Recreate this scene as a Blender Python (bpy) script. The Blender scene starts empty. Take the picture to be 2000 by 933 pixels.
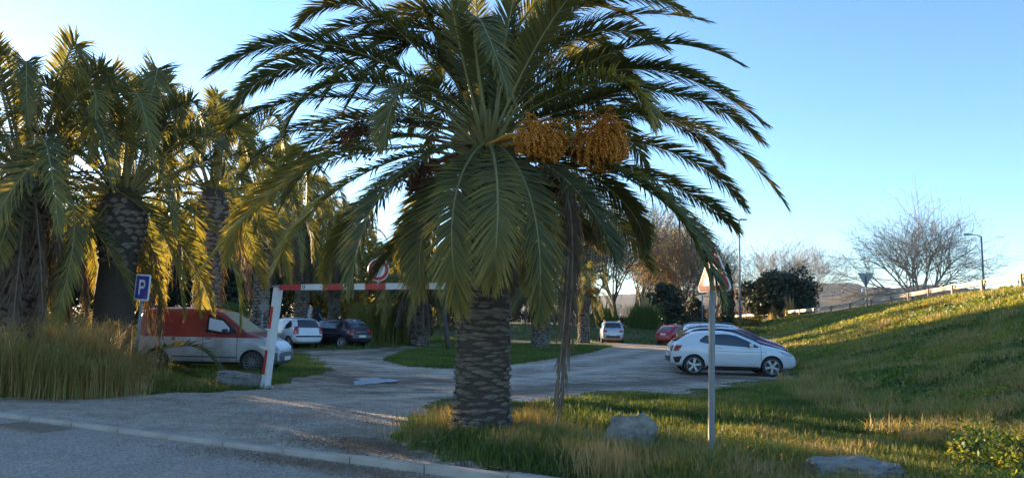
import bpy, bmesh, math, random
import numpy as np
from mathutils import Vector, Matrix, Quaternion
from mathutils.bvhtree import BVHTree
from math import sin, cos, pi, radians as R
random.seed(7); rng = np.random.default_rng(7)
scn = bpy.context.scene
col = scn.collection

# ------------------------------------------------------------------ camera
F = 1400.0; EYE = 1.63; PITCH = R(6.38); ROLL = 0.021
fw = Vector((0, cos(PITCH), sin(PITCH)))
u0 = Vector((0, -sin(PITCH), cos(PITCH))); r0 = Vector((1, 0, 0))
rt = r0*cos(ROLL) + u0*sin(ROLL); up = u0*cos(ROLL) - r0*sin(ROLL)
cam = bpy.data.cameras.new('camera'); cam.lens = F/2000*36; cam.sensor_width = 36
cam.clip_start = 0.05; cam.clip_end = 9000
co = bpy.data.objects.new('camera', cam); col.objects.link(co); scn.camera = co
co.matrix_world = Matrix(((rt.x, up.x, -fw.x, 0), (rt.y, up.y, -fw.y, 0), (rt.z, up.z, -fw.z, EYE), (0, 0, 0, 1)))
def ray(px, py): return fw + rt*((px-1000)/F) - up*((py-466.5)/F)
def at(px, py, Y):
    d = ray(px, py); return Vector((0, 0, EYE)) + d*(Y/d.y)
def gp(px, py, z=0.0):
    d = ray(px, py); return Vector((0, 0, EYE)) + d*((z-EYE)/d.z)

# ------------------------------------------------------------------ sky, sun, exposure
SUN_AZ = R(-46); SUN_EL = R(7.2)
w = bpy.data.worlds.new('World'); scn.world = w; w.use_nodes = True
nt = w.node_tree; bg = nt.nodes['Background']
sky = nt.nodes.new('ShaderNodeTexSky'); sky.sky_type = 'NISHITA'; sky.sun_disc = False
sky.sun_elevation = SUN_EL; sky.sun_rotation = SUN_AZ; sky.air_density = 0.85; sky.dust_density = 0.12; sky.ozone_density = 3.2
nt.links.new(sky.outputs[0], bg.inputs[0]); bg.inputs[1].default_value = 0.11
sl = bpy.data.lights.new('sun', 'SUN'); sl.energy = 5.0; sl.angle = R(0.6); sl.color = (1.0, 0.74, 0.42)
so = bpy.data.objects.new('sun', sl); col.objects.link(so)
sdir = Vector((sin(SUN_AZ)*cos(SUN_EL), cos(SUN_AZ)*cos(SUN_EL), sin(SUN_EL)))
so.rotation_euler = sdir.to_track_quat('Z', 'Y').to_euler()
scn.view_settings.view_transform = 'Standard'; scn.view_settings.look = 'None'
scn.view_settings.exposure = 2.26; scn.view_settings.gamma = 1.0

# ------------------------------------------------------------------ helpers
def tag(o, label=None, cat=None, group=None, kind=None):
    if label: o['label'] = label
    if cat: o['category'] = cat
    if group: o['group'] = group
    if kind: o['kind'] = kind
    return o
def empty(name, loc=(0, 0, 0), rz=0.0, label=None, cat=None, group=None):
    o = bpy.data.objects.new(name, None); o.empty_display_size = .2
    col.objects.link(o); o.location = loc; o.rotation_euler = (0, 0, rz)
    return tag(o, label, cat, group)
def link(name, me, parent=None, mats=()):
    for m in mats:
        me.materials.append(m)
    o = bpy.data.objects.new(name, me); col.objects.link(o)
    if parent is not None: o.parent = parent
    return o
def np_mesh(name, V, quads=None, tris=None, mi_q=None, mi_t=None, tint=None, smooth=False):
    me = bpy.data.meshes.new(name)
    V = np.asarray(V, dtype=np.float32).reshape(-1, 3)
    q = np.zeros((0, 4), np.int32) if quads is None else np.asarray(quads, np.int32).reshape(-1, 4)
    t = np.zeros((0, 3), np.int32) if tris is None else np.asarray(tris, np.int32).reshape(-1, 3)
    me.vertices.add(len(V)); me.vertices.foreach_set('co', V.ravel())
    me.loops.add(q.size+t.size)
    me.loops.foreach_set('vertex_index', np.concatenate([q.ravel(), t.ravel()]).astype(np.int32))
    me.polygons.add(len(q)+len(t))
    me.polygons.foreach_set('loop_start', np.concatenate([np.arange(len(q))*4, q.size+np.arange(len(t))*3]).astype(np.int32))
    if mi_q is not None or mi_t is not None:
        a = np.zeros(len(q), np.int32) if mi_q is None else np.broadcast_to(mi_q, len(q))
        b = np.zeros(len(t), np.int32) if mi_t is None else np.broadcast_to(mi_t, len(t))
        me.polygons.foreach_set('material_index', np.concatenate([a, b]).astype(np.int32))
    me.update(calc_edges=True)
    if smooth: me.polygons.foreach_set('use_smooth', np.ones(len(me.polygons), bool))
    else: me.polygons.foreach_set('use_smooth', np.zeros(len(me.polygons), bool))
    if tint is not None:
        at_ = me.attributes.new('tint', 'FLOAT', 'POINT'); at_.data.foreach_set('value', np.asarray(tint, np.float32))
    return me
class MB:
    """collects boxes, tubes and lathes into one mesh"""
    def __init__(s): s.V = []; s.F = []
    def add(s, V, Fs):
        b = len(s.V); s.V += [tuple(v) for v in V]; s.F += [tuple(b+i for i in f) for f in Fs]; return s
    def box(s, c, d, rot=None, taper=1.0, bev=0.0):
        x, y, z = d[0]/2, d[1]/2, d[2]/2
        if bev > 0:
            pts = []
            for sz in (-1, 1):
                for zz, ins in ((z, bev), (z-bev, 0)) if sz > 0 else ((z-bev, 0), (z, bev)):
                    pass
            rings = [(-z, bev), (-z+bev, 0), (z-bev, 0), (z, bev)]
            V = []
            for zz, ins in rings:
                a, b = x-ins, y-ins
                for (px, py) in ((-a+bev*.0, -b), (a, -b), (a, b), (-a, b)): V.append(Vector((px, py, zz)))
            Fs = [(3, 2, 1, 0), (12, 13, 14, 15)]
            for k in range(3):
                for i in range(4): Fs.append((k*4+i, k*4+(i+1) % 4, (k+1)*4+(i+1) % 4, (k+1)*4+i))
        else:
            V = [Vector((sx*x*(taper if sz > 0 else 1), sy*y*(taper if sz > 0 else 1), sz*z)) for sz in (-1, 1) for sy in (-1, 1) for sx in (-1, 1)]
            Fs = [(0, 2, 3, 1), (4, 5, 7, 6), (0, 1, 5, 4), (1, 3, 7, 5), (3, 2, 6, 7), (2, 0, 4, 6)]
        if rot is not None: V = [rot @ v for v in V]
        c = Vector(c)
        return s.add([v+c for v in V], Fs)
    def tube(s, pts, rad, n=6, cap=True):
        pts = [Vector(p) for p in pts]; V = []; Fs = []
        if not hasattr(rad, '__len__'): rad = [rad]*len(pts)
        prev = None
        for i, p in enumerate(pts):
            t = (pts[min(i+1, len(pts)-1)]-pts[max(i-1, 0)]).normalized()
            if prev is None:
                a = t.cross(Vector((0, 0, 1)))
                if a.length < .05: a = t.cross(Vector((1, 0, 0)))
            else: a = prev - t*prev.dot(t)
            a.normalize(); b = t.cross(a); prev = a
            for k in range(n):
                an = 2*pi*k/n; V.append(p+(a*cos(an)+b*sin(an))*rad[i])
        for i in range(len(pts)-1):
            for k in range(n): Fs.append((i*n+k, i*n+(k+1) % n, (i+1)*n+(k+1) % n, (i+1)*n+k))
        if cap: Fs.append(tuple(range(n))[::-1]); Fs.append(tuple((len(pts)-1)*n+k for k in range(n)))
        return s.add(V, Fs)
    def lathe(s, prof, n=20, axis='z', c=(0, 0, 0)):
        V = []; Fs = []
        for (r, h) in prof:
            for k in range(n):
                a = 2*pi*k/n; p = (r*cos(a), r*sin(a), h)
                if axis == 'y': p = (p[0], p[2], p[1])
                V.append(Vector(p)+Vector(c))
        for i in range(len(prof)-1):
            for k in range(n): Fs.append((i*n+k, i*n+(k+1) % n, (i+1)*n+(k+1) % n, (i+1)*n+k))
        return s.add(V, Fs)
    def prism(s, poly, y0, y1, plane='xz'):
        n = len(poly); f = (lambda a, b, h: (a, h, b)) if plane == 'xz' else (lambda a, b, h: (a, b, h))
        V = [f(a, b, y0) for a, b in poly]+[f(a, b, y1) for a, b in poly]
        Fs = [tuple(range(n)), tuple(range(n, 2*n))[::-1]]+[(i, (i+1) % n, n+(i+1) % n, n+i) for i in range(n)]
        return s.add(V, Fs)
    def mesh(s, name, smooth=False):
        me = bpy.data.meshes.new(name); me.from_pydata(s.V, [], s.F); me.update()
        bm = bmesh.new(); bm.from_mesh(me); bmesh.ops.recalc_face_normals(bm, faces=bm.faces); bm.to_mesh(me); bm.free()
        if smooth: me.polygons.foreach_set('use_smooth', np.ones(len(me.polygons), bool))
        return me
    def build(s, name, mat, parent=None, smooth=False):
        mats = mat if isinstance(mat, (list, tuple)) else [mat]
        return link(name, s.mesh(name, smooth), parent, mats)
def copy_tree(o, parent=None):
    c = o.copy(); col.objects.link(c)
    if parent is not None: c.parent = parent
    for ch in list(o.children): copy_tree(ch, c)
    return c
def noise2(x, y, s=1.0, seed=0.0):
    x = np.asarray(x)*s; y = np.asarray(y)*s
    return (np.sin(x*1.7+seed*1.3+1.3*np.sin(y*1.1+seed))+np.sin(y*2.3-seed*.7+1.7*np.sin(x*.9+2+seed))+.6*np.sin((x+y)*3.1+seed*2.1+np.sin(x*2.7))+.5*np.sin((x-y)*4.3+seed))/3.1

# ------------------------------------------------------------------ materials
def mat(name, base=(.5, .5, .5), rough=.6, metal=0.0, spec=.5, coat=0.0, noise=None, bump=None, transl=0.0, ramp=None, attr=None):
    """noise=(scale, colour2, contrast) ; bump=(scale,strength,dist) ; ramp + attr = colour by tint attribute"""
    m = bpy.data.materials.new(name); m.use_nodes = True; n = m.node_tree.nodes; l = m.node_tree.links
    b = n['Principled BSDF']; b.inputs['Base Color'].default_value = (*base, 1); b.inputs['Roughness'].default_value = rough
    b.inputs['Metallic'].default_value = metal; b.inputs['Specular IOR Level'].default_value = spec
    b.inputs['Coat Weight'].default_value = coat; b.inputs['Coat Roughness'].default_value = .05
    tc = n.new('ShaderNodeTexCoord'); colour = None
    if ramp:
        a = n.new('ShaderNodeAttribute'); a.attribute_name = attr or 'tint'
        cr = n.new('ShaderNodeValToRGB'); e = cr.color_ramp.elements
        while len(e) < len(ramp): e.new(.5)
        for i, (p, c) in enumerate(ramp): e[i].position = p; e[i].color = (*c, 1)
        l.new(a.outputs['Fac'], cr.inputs['Fac']); colour = cr.outputs['Color']
    if noise:
        tx = n.new('ShaderNodeTexNoise'); tx.inputs['Scale'].default_value = noise[0]; tx.inputs['Detail'].default_value = 8
        tx.inputs['Roughness'].default_value = .65
        l.new(tc.outputs['Object'], tx.inputs['Vector'])
        mr = n.new('ShaderNodeMapRange'); k = noise[2]; mr.inputs['From Min'].default_value = .5-.5/k; mr.inputs['From Max'].default_value = .5+.5/k
        l.new(tx.outputs['Fac'], mr.inputs['Value'])
        mx = n.new('ShaderNodeMix'); mx.data_type = 'RGBA'; mx.inputs['A'].default_value = (*base, 1); mx.inputs['B'].default_value = (*noise[1], 1)
        if colour: l.new(colour, mx.inputs['A'])
        l.new(mr.outputs['Result'], mx.inputs['Factor']); colour = mx.outputs['Result']
    if colour: l.new(colour, b.inputs['Base Color'])
    if bump:
        t2 = n.new('ShaderNodeTexNoise'); t2.inputs['Scale'].default_value = bump[0]; t2.inputs['Detail'].default_value = 6
        l.new(tc.outputs['Object'], t2.inputs['Vector'])
        bp = n.new('ShaderNodeBump'); bp.inputs['Strength'].default_value = bump[1]; bp.inputs['Distance'].default_value = bump[2]
        l.new(t2.outputs['Fac'], bp.inputs['Height']); l.new(bp.outputs['Normal'], b.inputs['Normal'])
    if transl > 0:
        tr = n.new('ShaderNodeBsdfTranslucent'); ms = n.new('ShaderNodeMixShader'); ms.inputs[0].default_value = transl
        if colour:
            br = n.new('ShaderNodeMix'); br.data_type = 'RGBA'; br.blend_type = 'MULTIPLY'; br.inputs['Factor'].default_value = 1
            br.inputs['B'].default_value = (2.2, 2.0, .9, 1); l.new(colour, br.inputs['A']); l.new(br.outputs['Result'], tr.inputs['Color'])
        else: tr.inputs['Color'].default_value = (min(1, base[0]*2.2), min(1, base[1]*2), base[2]*.9, 1)
        out = n['Material Output']; l.new(b.outputs[0], ms.inputs[1]); l.new(tr.outputs[0], ms.inputs[2]); l.new(ms.outputs[0], out.inputs[0])
    return m
LEAF_RAMP = [(0, (.055, .064, .028)), (.35, (.112, .116, .050)), (.7, (.23, .19, .045)), (1, (.42, .29, .07))]
M = dict(
 frond=mat('palm_leaflets', rough=.6, spec=.3, ramp=LEAF_RAMP, transl=.3),
 rachis=mat('palm_midrib', (.24, .215, .085), .5),
 dead=mat('dead_palm_leaf', (.20, .145, .10), .8, noise=(6, (.10, .065, .045), 2), transl=.12),
 deadrib=mat('dead_palm_midrib', (.26, .20, .15), .8),
 trunk=mat('palm_trunk_fibre', (.045, .034, .026), .95, noise=(20, (.09, .07, .052), 2), bump=(60, .8, .02)),
 scar=mat('palm_leaf_scar', (.30, .25, .195), .9, noise=(14, (.12, .09, .065), 2.2), bump=(80, .7, .01)),
 fruit=mat('date_fruit_orange', (.68, .28, .03), .5, noise=(9, (.48, .15, .02), 2)),
 fruitdark=mat('date_fruit_brown', (.22, .06, .03), .6, noise=(9, (.10, .035, .03), 2)),
 stalk=mat('fruit_stalk_orange', (.72, .34, .05), .5),
 grass=mat('grass_blades', rough=.55, ramp=[(0, (.030, .052, .010)), (.35, (.085, .130, .018)), (.6, (.19, .20, .035)), (.8, (.32, .22, .09)), (1, (.44, .31, .16))], transl=.3),
 weed=mat('weed_leaves', rough=.55, ramp=[(0, (.03, .055, .012)), (.4, (.10, .15, .018)), (.75, (.24, .25, .025)), (1, (.30, .16, .05))], transl=.3),
 pampas=mat('pampas_plume', (.48, .38, .24), .9, transl=.4),
 bark=mat('tree_bark', (.13, .10, .075), .9, noise=(3, (.06, .045, .035), 2)),
 barkpale=mat('plane_tree_bark', (.50, .43, .34), .85, noise=(2.5, (.19, .15, .12), 3)),
 twig=mat('bare_twigs', (.20, .15, .11), .9),
 twigpale=mat('pale_twigs', (.38, .25, .165), .9),
 leafdark=mat('evergreen_leaves', rough=.6, ramp=[(0, (.016, .028, .014)), (1, (.055, .070, .040))], transl=.12),
 leafyel=mat('autumn_leaves', rough=.6, ramp=[(0, (.09, .10, .02)), (.5, (.26, .21, .035)), (1, (.30, .15, .04))], transl=.4),
 steel=mat('galvanised_steel', (.27, .275, .28), .55, .4, noise=(9, (.17, .175, .185), 2)),
 railsteel=mat('weathered_rail_steel', (.60, .51, .39), .5, .3, noise=(4, (.38, .35, .31), 2)),
 white=mat('white_paint', (.74, .75, .74), .5, noise=(7, (.52, .52, .49), 1.6)),
 red=mat('red_paint', (.52, .028, .022), .5, noise=(9, (.36, .03, .03), 1.4)),
 redpale=mat('faded_red_paint', (.62, .12, .10), .55, noise=(9, (.5, .09, .08), 1.4)),
 black=mat('black_paint', (.015, .015, .016), .5),
 signblue=mat('sign_blue', (.045, .05, .28), .35),
 signwhite=mat('sign_white', (.75, .75, .77), .35),
 signback=mat('sign_back_grey', (.20, .21, .22), .5, .3),
 rock=mat('limestone_rock', (.34, .31, .27), .9, noise=(5, (.13, .115, .095), 2.6), bump=(9, .9, .05)),
 block=mat('stone_block', (.30, .28, .26), .9, noise=(9, (.13, .12, .11), 2.2), bump=(16, 1.0, .03)),
 kerb=mat('concrete_kerb', (.55, .47, .39), .85, noise=(1.6, (.36, .295, .235), 2.6), bump=(50, .5, .006)),
 iron=mat('cast_iron', (.22, .17, .13), .7, .2, noise=(20, (.30, .20, .14), 2)),
 pit_shade=mat('drain_pit_shade', (.012, .012, .012), .9),
 tyre=mat('tyre_rubber', (.022, .021, .021), .8, noise=(12, (.045, .04, .035), 2)),
 rim=mat('alloy_rim', (.50, .51, .53), .35, .7),
 rimsteel=mat('steel_rim', (.20, .19, .18), .55, .4),
 glass=mat('car_glass', (.018, .022, .026), .04, 0, .8, coat=.6),
 plastic=mat('dark_plastic', (.028, .028, .030), .5),
 trim=mat('grey_plastic', (.10, .10, .11), .55),
 chrome=mat('chrome', (.7, .7, .72), .15, 1.0),
 tail=mat('tail_lamp_red', (.35, .012, .010), .15, coat=.6),
 lamp=mat('clear_lamp', (.20, .22, .25), .1, .2, coat=.8),
 amber=mat('amber_lamp', (.6, .2, .02), .2),
 plate=mat('number_plate', (.68, .68, .66), .4),
 paintwhite=mat('car_paint_white', (.70, .72, .74), .28, coat=.7, noise=(2.5, (.60, .61, .61), 1.3)),
 paintnavy=mat('car_paint_navy', (.012, .018, .045), .25, coat=.8),
 paintplum=mat('car_paint_dark_plum', (.022, .014, .024), .25, coat=.8),
 paintred=mat('car_paint_red', (.33, .012, .030), .28, coat=.7),
 paintmaroon=mat('car_paint_maroon', (.25, .015, .020), .28, coat=.7),
 paintsilver=mat('car_paint_silver', (.36, .39, .43), .3, .35, coat=.7),
 paintblack=mat('car_paint_black', (.010, .011, .013), .25, coat=.8),
 card=mat('sunshade_card', (.36, .27, .15), .7),
 pale=mat('pale_board', (.50, .56, .66), .5),
 tarp=mat('dark_cloth', (.020, .019, .024), .8, bump=(8, .8, .05)),
 water=mat('puddle_sky_tone', (.34, .36, .39), .16, 0, 1.0),  # pale base colour stands in for bright sky reflected in the water
 litter=mat('fallen_leaf_litter', (.30, .17, .08), .9, noise=(3, (.13, .08, .05), 2)),
 gravel=mat('gravel_stones', (.30, .27, .24), .9, noise=(3, (.13, .11, .10), 2)),
)
def wet(m):
    b = m.node_tree.nodes['Principled BSDF']
    n = m.node_tree.nodes; l = m.node_tree.links
    t = n.new('ShaderNodeTexNoise'); t.inputs['Scale'].default_value = 22; bp = n.new('ShaderNodeBump'); bp.inputs['Strength'].default_value = 1.0; bp.inputs['Distance'].default_value = .05
    l.new(t.outputs['Fac'], bp.inputs['Height']); l.new(bp.outputs['Normal'], b.inputs['Normal'])
wet(M['water'])
# van paint: red above the moulding, pale grey below (two-tone paint)
def two_tone(name, lo, hi, z):
    m = mat(name, lo, .35, coat=.4); n = m.node_tree.nodes; l = m.node_tree.links; b = n['Principled BSDF']
    tc = n.new('ShaderNodeTexCoord'); sp = n.new('ShaderNodeSeparateXYZ'); g = n.new('ShaderNodeMath'); g.operation = 'GREATER_THAN'; g.inputs[1].default_value = z
    mx = n.new('ShaderNodeMix'); mx.data_type = 'RGBA'; mx.inputs['A'].default_value = (*lo, 1); mx.inputs['B'].default_value = (*hi, 1)
    l.new(tc.outputs['Object'], sp.inputs[0]); l.new(sp.outputs['Z'], g.inputs[0]); l.new(g.outputs[0], mx.inputs['Factor'])
    tx = n.new('ShaderNodeTexNoise'); tx.inputs['Scale'].default_value = 2.2; tx.inputs['Detail'].default_value = 9; l.new(tc.outputs['Object'], tx.inputs['Vector'])
    cr = n.new('ShaderNodeValToRGB'); cr.color_ramp.elements[0].position = .35; cr.color_ramp.elements[0].color = (.62, .56, .5, 1); cr.color_ramp.elements[1].position = .6; l.new(tx.outputs['Fac'], cr.inputs[0])
    mu = n.new('ShaderNodeMix'); mu.data_type = 'RGBA'; mu.blend_type = 'MULTIPLY'; mu.inputs['Factor'].default_value = .8; l.new(mx.outputs['Result'], mu.inputs['A']); l.new(cr.outputs[0], mu.inputs['B']); l.new(mu.outputs['Result'], b.inputs['Base Color'])
    return m
M['paintvan'] = two_tone('car_paint_two_tone', (.46, .46, .47), (.27, .030, .026), .98)

# ------------------------------------------------------------------ terrain
def ss(a, b, x):
    t = np.clip((np.asarray(x, float)-a)/(b-a), 0, 1); return t*t*(3-2*t)
def Xfoot(Y): return np.interp(Y, [0, 12, 18, 24, 30, 36, 46, 60, 90], [6.5, 6.8, 8.2, 10.3, 12.2, 13.2, 14.5, 18, 24])
def Xtop(Y): return np.interp(Y, [0, 36, 41, 58, 70, 85, 140], [25.0, 25.9, 26.7, 30.3, 30.6, 31.0, 34])
def Ztop(Y): return np.interp(Y, [0, 36, 41, 58, 70, 85, 140], [3.9, 3.72, 3.62, 3.3, 2.7, 2.35, 1.6])
def H(x, y):
    x = np.asarray(x, float); y = np.asarray(y, float)
    rise = 1.12*ss(59, 66, y)
    xf, xt, zt = Xfoot(y), Xtop(y), Ztop(y)
    t = np.clip((x-xf)/(xt-xf), 0, 1)
    s = .55*t+.45*t*t*(3-2*t)
    fall = ss(9, 22, x-xt)
    bank = zt*s*(1-fall)
    und = .05*noise2(x, y, .35)*ss(0, 2.5, x-xf+1.5)*(1-ss(.93, 1, t))
    near = .06*ss(.5, 3, x)*ss(4, 9, x+0*y)*0
    return np.maximum(rise, bank)+und*(x > xf-2)+near
def Hs(x, y): return float(H(x, y))
def poly_sd(P, x, y):
    """signed distance to polygon, + inside"""
    x = np.asarray(x, float); y = np.asarray(y, float); d = np.full(x.shape, 1e9); ins = np.zeros(x.shape, bool); n = len(P)
    for i in range(n):
        ax, ay = P[i]; bx, by = P[(i+1) % n]; ex, ey = bx-ax, by-ay
        t = np.clip(((x-ax)*ex+(y-ay)*ey)/(ex*ex+ey*ey+1e-12), 0, 1)
        d = np.minimum(d, np.hypot(x-ax-t*ex, y-ay-t*ey))
        c = ((ay > y) != (by > y)) & (x < (bx-ax)*(y-ay)/(by-ay+1e-12)+ax); ins ^= c
    return np.where(ins, d, -d)
def G2(pts): return [tuple(gp(a, b)[:2]) for a, b in pts]
# dirt lot outline (everything else beyond the road edge is grassy ground)
LOT = G2([(-60, 776), (400, 764), (520, 757), (600, 735), (645, 724), (600, 700), (585, 685), (700, 682), (780, 677), (870, 671), (1000, 663), (1190, 668), (1260, 671), (1330, 676)])
LOT += [(11.2, 33), (10.4, 29), (9.2, 25), (9.0, 22.6)]
LOT += G2([(1535, 739), (1440, 745), (1330, 768), (1180, 764), (1080, 776), (1000, 784), (885, 778), (822, 800), (792, 845), (830, 880), (960, 912), (1105, 932), (1160, 1000), (300, 1000), (-400, 800)])
ISLAND = G2([(752, 703), (800, 684), (880, 673), (1000, 665), (1150, 668), (1197, 674), (1150, 688), (1060, 702), (985, 712), (890, 721), (800, 714)])
K0, K1 = gp(0, 805), gp(1000, 933)          # kerb line, lot side edge
kd = (K1-K0); kd.z = 0; kd.normalize(); kn = Vector((-kd.y, kd.x, 0))      # kn points to the lot
if kn.y < 0: kn = -kn
def kdist(x, y): return (np.asarray(x)-K0.x)*kn.x+(np.asarray(y)-K0.y)*kn.y
def lotmask(x, y):
    n = noise2(x, y, 1.3)*.35+noise2(x, y, 4.1, 3)*.15
    a = poly_sd(LOT, x, y)+n; b = poly_sd(ISLAND, x, y)+n*.8
    return np.minimum(a, -b)
def warp(a0, a1, n, p, c):
    t = np.linspace(-1, 1, n); s = np.sinh(t*p)/np.sinh(p)
    return c+np.where(s < 0, -s*(a0-c), s*(a1-c))
def make_ground():
    xs = warp(-2500, 2500, 300, 7.0, 1.0)
    t = np.linspace(0, 1, 330); ys = -20+ (3500+20)*np.sinh(t*6.6)/np.sinh(6.6)
    xs = np.unique(np.concatenate([xs, np.linspace(-16, 34, 170)])); ys = np.unique(np.concatenate([ys, np.linspace(4, 60, 200)]))
    X, Y = np.meshgrid(xs, ys); Z = H(X, Y)
    kd_ = kdist(X, Y)
    m = lotmask(X, Y)
    Z = Z - .03*ss(-.1, .4, m) + .012*noise2(X, Y, 2.3)*ss(-.2, .4, m) + .02*noise2(X, Y, 6)*(1-ss(-.2, .4, m))*(Y < 60)
    # shallow ruts in the lot
    Z -= .03*np.exp(-((Y-gp(720, 742).y)/.5)**2)*np.exp(-((X-gp(730, 742).x)/1.2)**2)
    Z = Z - .16*ss(.02, -.12, -(-kd_)) if False else np.where(kd_ < 0.02, np.minimum(Z, -.09), Z)
    nx, ny = len(xs), len(ys); V = np.stack([X, Y, Z], -1).reshape(-1, 3)
    i = np.arange(ny-1)[:, None]*nx+np.arange(nx-1)[None]; q = np.stack([i, i+1, i+nx+1, i+nx], -1).reshape(-1, 4)
    me = np_mesh('ground', V, quads=q, smooth=True)
    for nm, v in (('lot', ss(-.25, .25, m)), ):
        a = me.attributes.new(nm, 'FLOAT', 'POINT'); a.data.foreach_set('value', v.ravel().astype(np.float32))
    def line(pts, wd_):
        d_ = np.full(X.shape, 1e9); P_ = G2(pts)
        for (ax, ay), (bx_, by_) in zip(P_[:-1], P_[1:]):
            ex, ey = bx_-ax, by_-ay; t_ = np.clip(((X-ax)*ex+(Y-ay)*ey)/(ex*ex+ey*ey), 0, 1); d_ = np.minimum(d_, np.hypot(X-ax-t_*ex, Y-ay-t_*ey))
        return np.exp(-(d_/wd_)**2)
    mud = sum(line(p_, w_) for p_, w_ in (([(540, 722), (640, 724), (720, 748), (810, 738), (890, 742)], .55), ([(990, 768), (1100, 753), (1200, 748), (1340, 738), (1420, 735)], .7), ([(590, 692), (700, 690), (790, 678)], .7), ([(1340, 700), (1350, 730), (1520, 742)], .5)))*(.65+.7*noise2(X, Y, 1.9, 6))
    pale = sum(line(p_, w_) for p_, w_ in (([(440, 800), (640, 782), (800, 770), (890, 766)], .28), ([(560, 830), (760, 805), (860, 790)], .28), ([(640, 700), (860, 724), (1000, 740), (1200, 715), (1300, 690)], .5), ([(1000, 716), (1150, 700), (1250, 682)], .5)))*(.6+.5*noise2(X, Y, 2.1, 2))
    for nm, v in (('mud', np.clip(mud*1.8, 0, 1)), ('pale', np.clip(pale*1.5, 0, 1))):
        a = me.attributes.new(nm, 'FLOAT', 'POINT'); a.data.foreach_set('value', v.ravel().astype(np.float32))
    # apron of worn tarmac between kerb and height barrier
    B0, B1 = gp(518, 757), gp(960, 790); bx, by = (B1-B0).x, (B1-B0).y; L = math.hypot(bx, by); nx_, ny_ = -by/L, bx/L
    d = (X-B0.x)*nx_+(Y-B0.y)*ny_; a = me.attributes.new('apron', 'FLOAT', 'POINT'); a.data.foreach_set('value', (1-ss(-.15, .35, d+.3*noise2(X, Y, 1.7))).ravel().astype(np.float32))
    mg = bpy.data.materials.new('ground_earth_and_grass'); mg.use_nodes = True; n = mg.node_tree.nodes; l = mg.node_tree.links; b = n['Principled BSDF']
    tc = n.new('ShaderNodeTexCoord')
    def nz(s, det=8, sc=None):
        t = n.new('ShaderNodeTexNoise'); t.inputs['Scale'].default_value = s; t.inputs['Detail'].default_value = det; t.inputs['Roughness'].default_value = .7
        if sc:
            mp = n.new('ShaderNodeMapping'); mp.inputs['Scale'].default_value = sc; l.new(tc.outputs['Object'], mp.inputs['Vector']); l.new(mp.outputs[0], t.inputs['Vector'])
        else: l.new(tc.outputs['Object'], t.inputs['Vector'])
        return t.outputs['Fac']
    def rampn(v, stops):
        c = n.new('ShaderNodeValToRGB'); e = c.color_ramp.elements
        while len(e) < len(stops): e.new(.5)
        for k, (p, cc) in enumerate(stops): e[k].position = p; e[k].color = (*cc, 1)
        l.new(v, c.inputs[0]); return c.outputs[0]
    def mix(f, a_, b_, bt='MIX'):
        x = n.new('ShaderNodeMix'); x.data_type = 'RGBA'; x.blend_type = bt
        if isinstance(f, float): x.inputs['Factor'].default_value = f
        else: l.new(f, x.inputs['Factor'])
        l.new(a_, x.inputs['A']); l.new(b_, x.inputs['B']); return x.outputs['Result']
    def attr(s): q = n.new('ShaderNodeAttribute'); q.attribute_name = s; return q.outputs['Fac']
    grassc = rampn(nz(1.1), [(.3, (.05, .065, .016)), (.45, (.10, .11, .028)), (.57, (.18, .145, .06)), (.7, (.22, .155, .085))])
    grassf = rampn(nz(14), [(.35, (.25, .25, .25)), (.65, (1, 1, 1))]); grassc = mix(.8, grassc, grassf, 'MULTIPLY')
    dirt = rampn(nz(.8, 12, (.8, 1.6, 1)), [(.36, (.17, .115, .075)), (.46, (.36, .27, .19)), (.54, (.50, .40, .30)), (.64, (.60, .49, .38))])
    dirt = mix(.6, dirt, rampn(nz(5, 8), [(.35, (.5, .45, .38)), (.5, (1, 1, 1))]), 'MULTIPLY'); dirt = mix(.85, dirt, rampn(nz(22, 4), [(.4, (.42, .39, .35)), (.55, (1.1, 1.1, 1.1))]), 'MULTIPLY')
    apr = rampn(nz(1.1, 10, (1, 1.6, 1)), [(.36, (.38, .285, .205)), (.5, (.52, .41, .31)), (.64, (.60, .485, .38))])
    apr = mix(.55, apr, rampn(nz(3.2, 9), [(.38, (.62, .56, .5)), (.5, (1, 1, 1))]), 'MULTIPLY'); apr = mix(.8, apr, rampn(nz(34, 3), [(.4, (.5, .48, .46)), (.55, (1.12, 1.12, 1.12))]), 'MULTIPLY')
    lotc = mix(attr('apron'), dirt, apr)
    def const(c): q = n.new('ShaderNodeRGB'); q.outputs[0].default_value = (*c, 1); return q.outputs[0]
    def mul(a_, k): q = n.new('ShaderNodeMath'); q.operation = 'MULTIPLY'; l.new(a_, q.inputs[0]); q.inputs[1].default_value = k; return q.outputs[0]
    lotc = mix(mul(attr('pale'), .6), lotc, const((.66, .53, .40))); lotc = mix(mul(attr('mud'), .85), lotc, const((.15, .10, .065)))
    # break the edge of the lot with noise
    ad = n.new('ShaderNodeMath'); ad.operation = 'ADD'; l.new(attr('lot'), ad.inputs[0])
    sb = n.new('ShaderNodeMath'); sb.operation = 'MULTIPLY_ADD'; sb.inputs[1].default_value = 1.2; sb.inputs[2].default_value = -.6; l.new(nz(5), sb.inputs[0]); l.new(sb.outputs[0], ad.inputs[1])
    mr = n.new('ShaderNodeMapRange'); mr.inputs['From Min'].default_value = .4; mr.inputs['From Max'].default_value = .6; l.new(ad.outputs[0], mr.inputs[0])
    l.new(mix(mr.outputs[0], grassc, lotc), b.inputs['Base Color']); b.inputs['Roughness'].default_value = .92; b.inputs['Specular IOR Level'].default_value = .3
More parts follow.
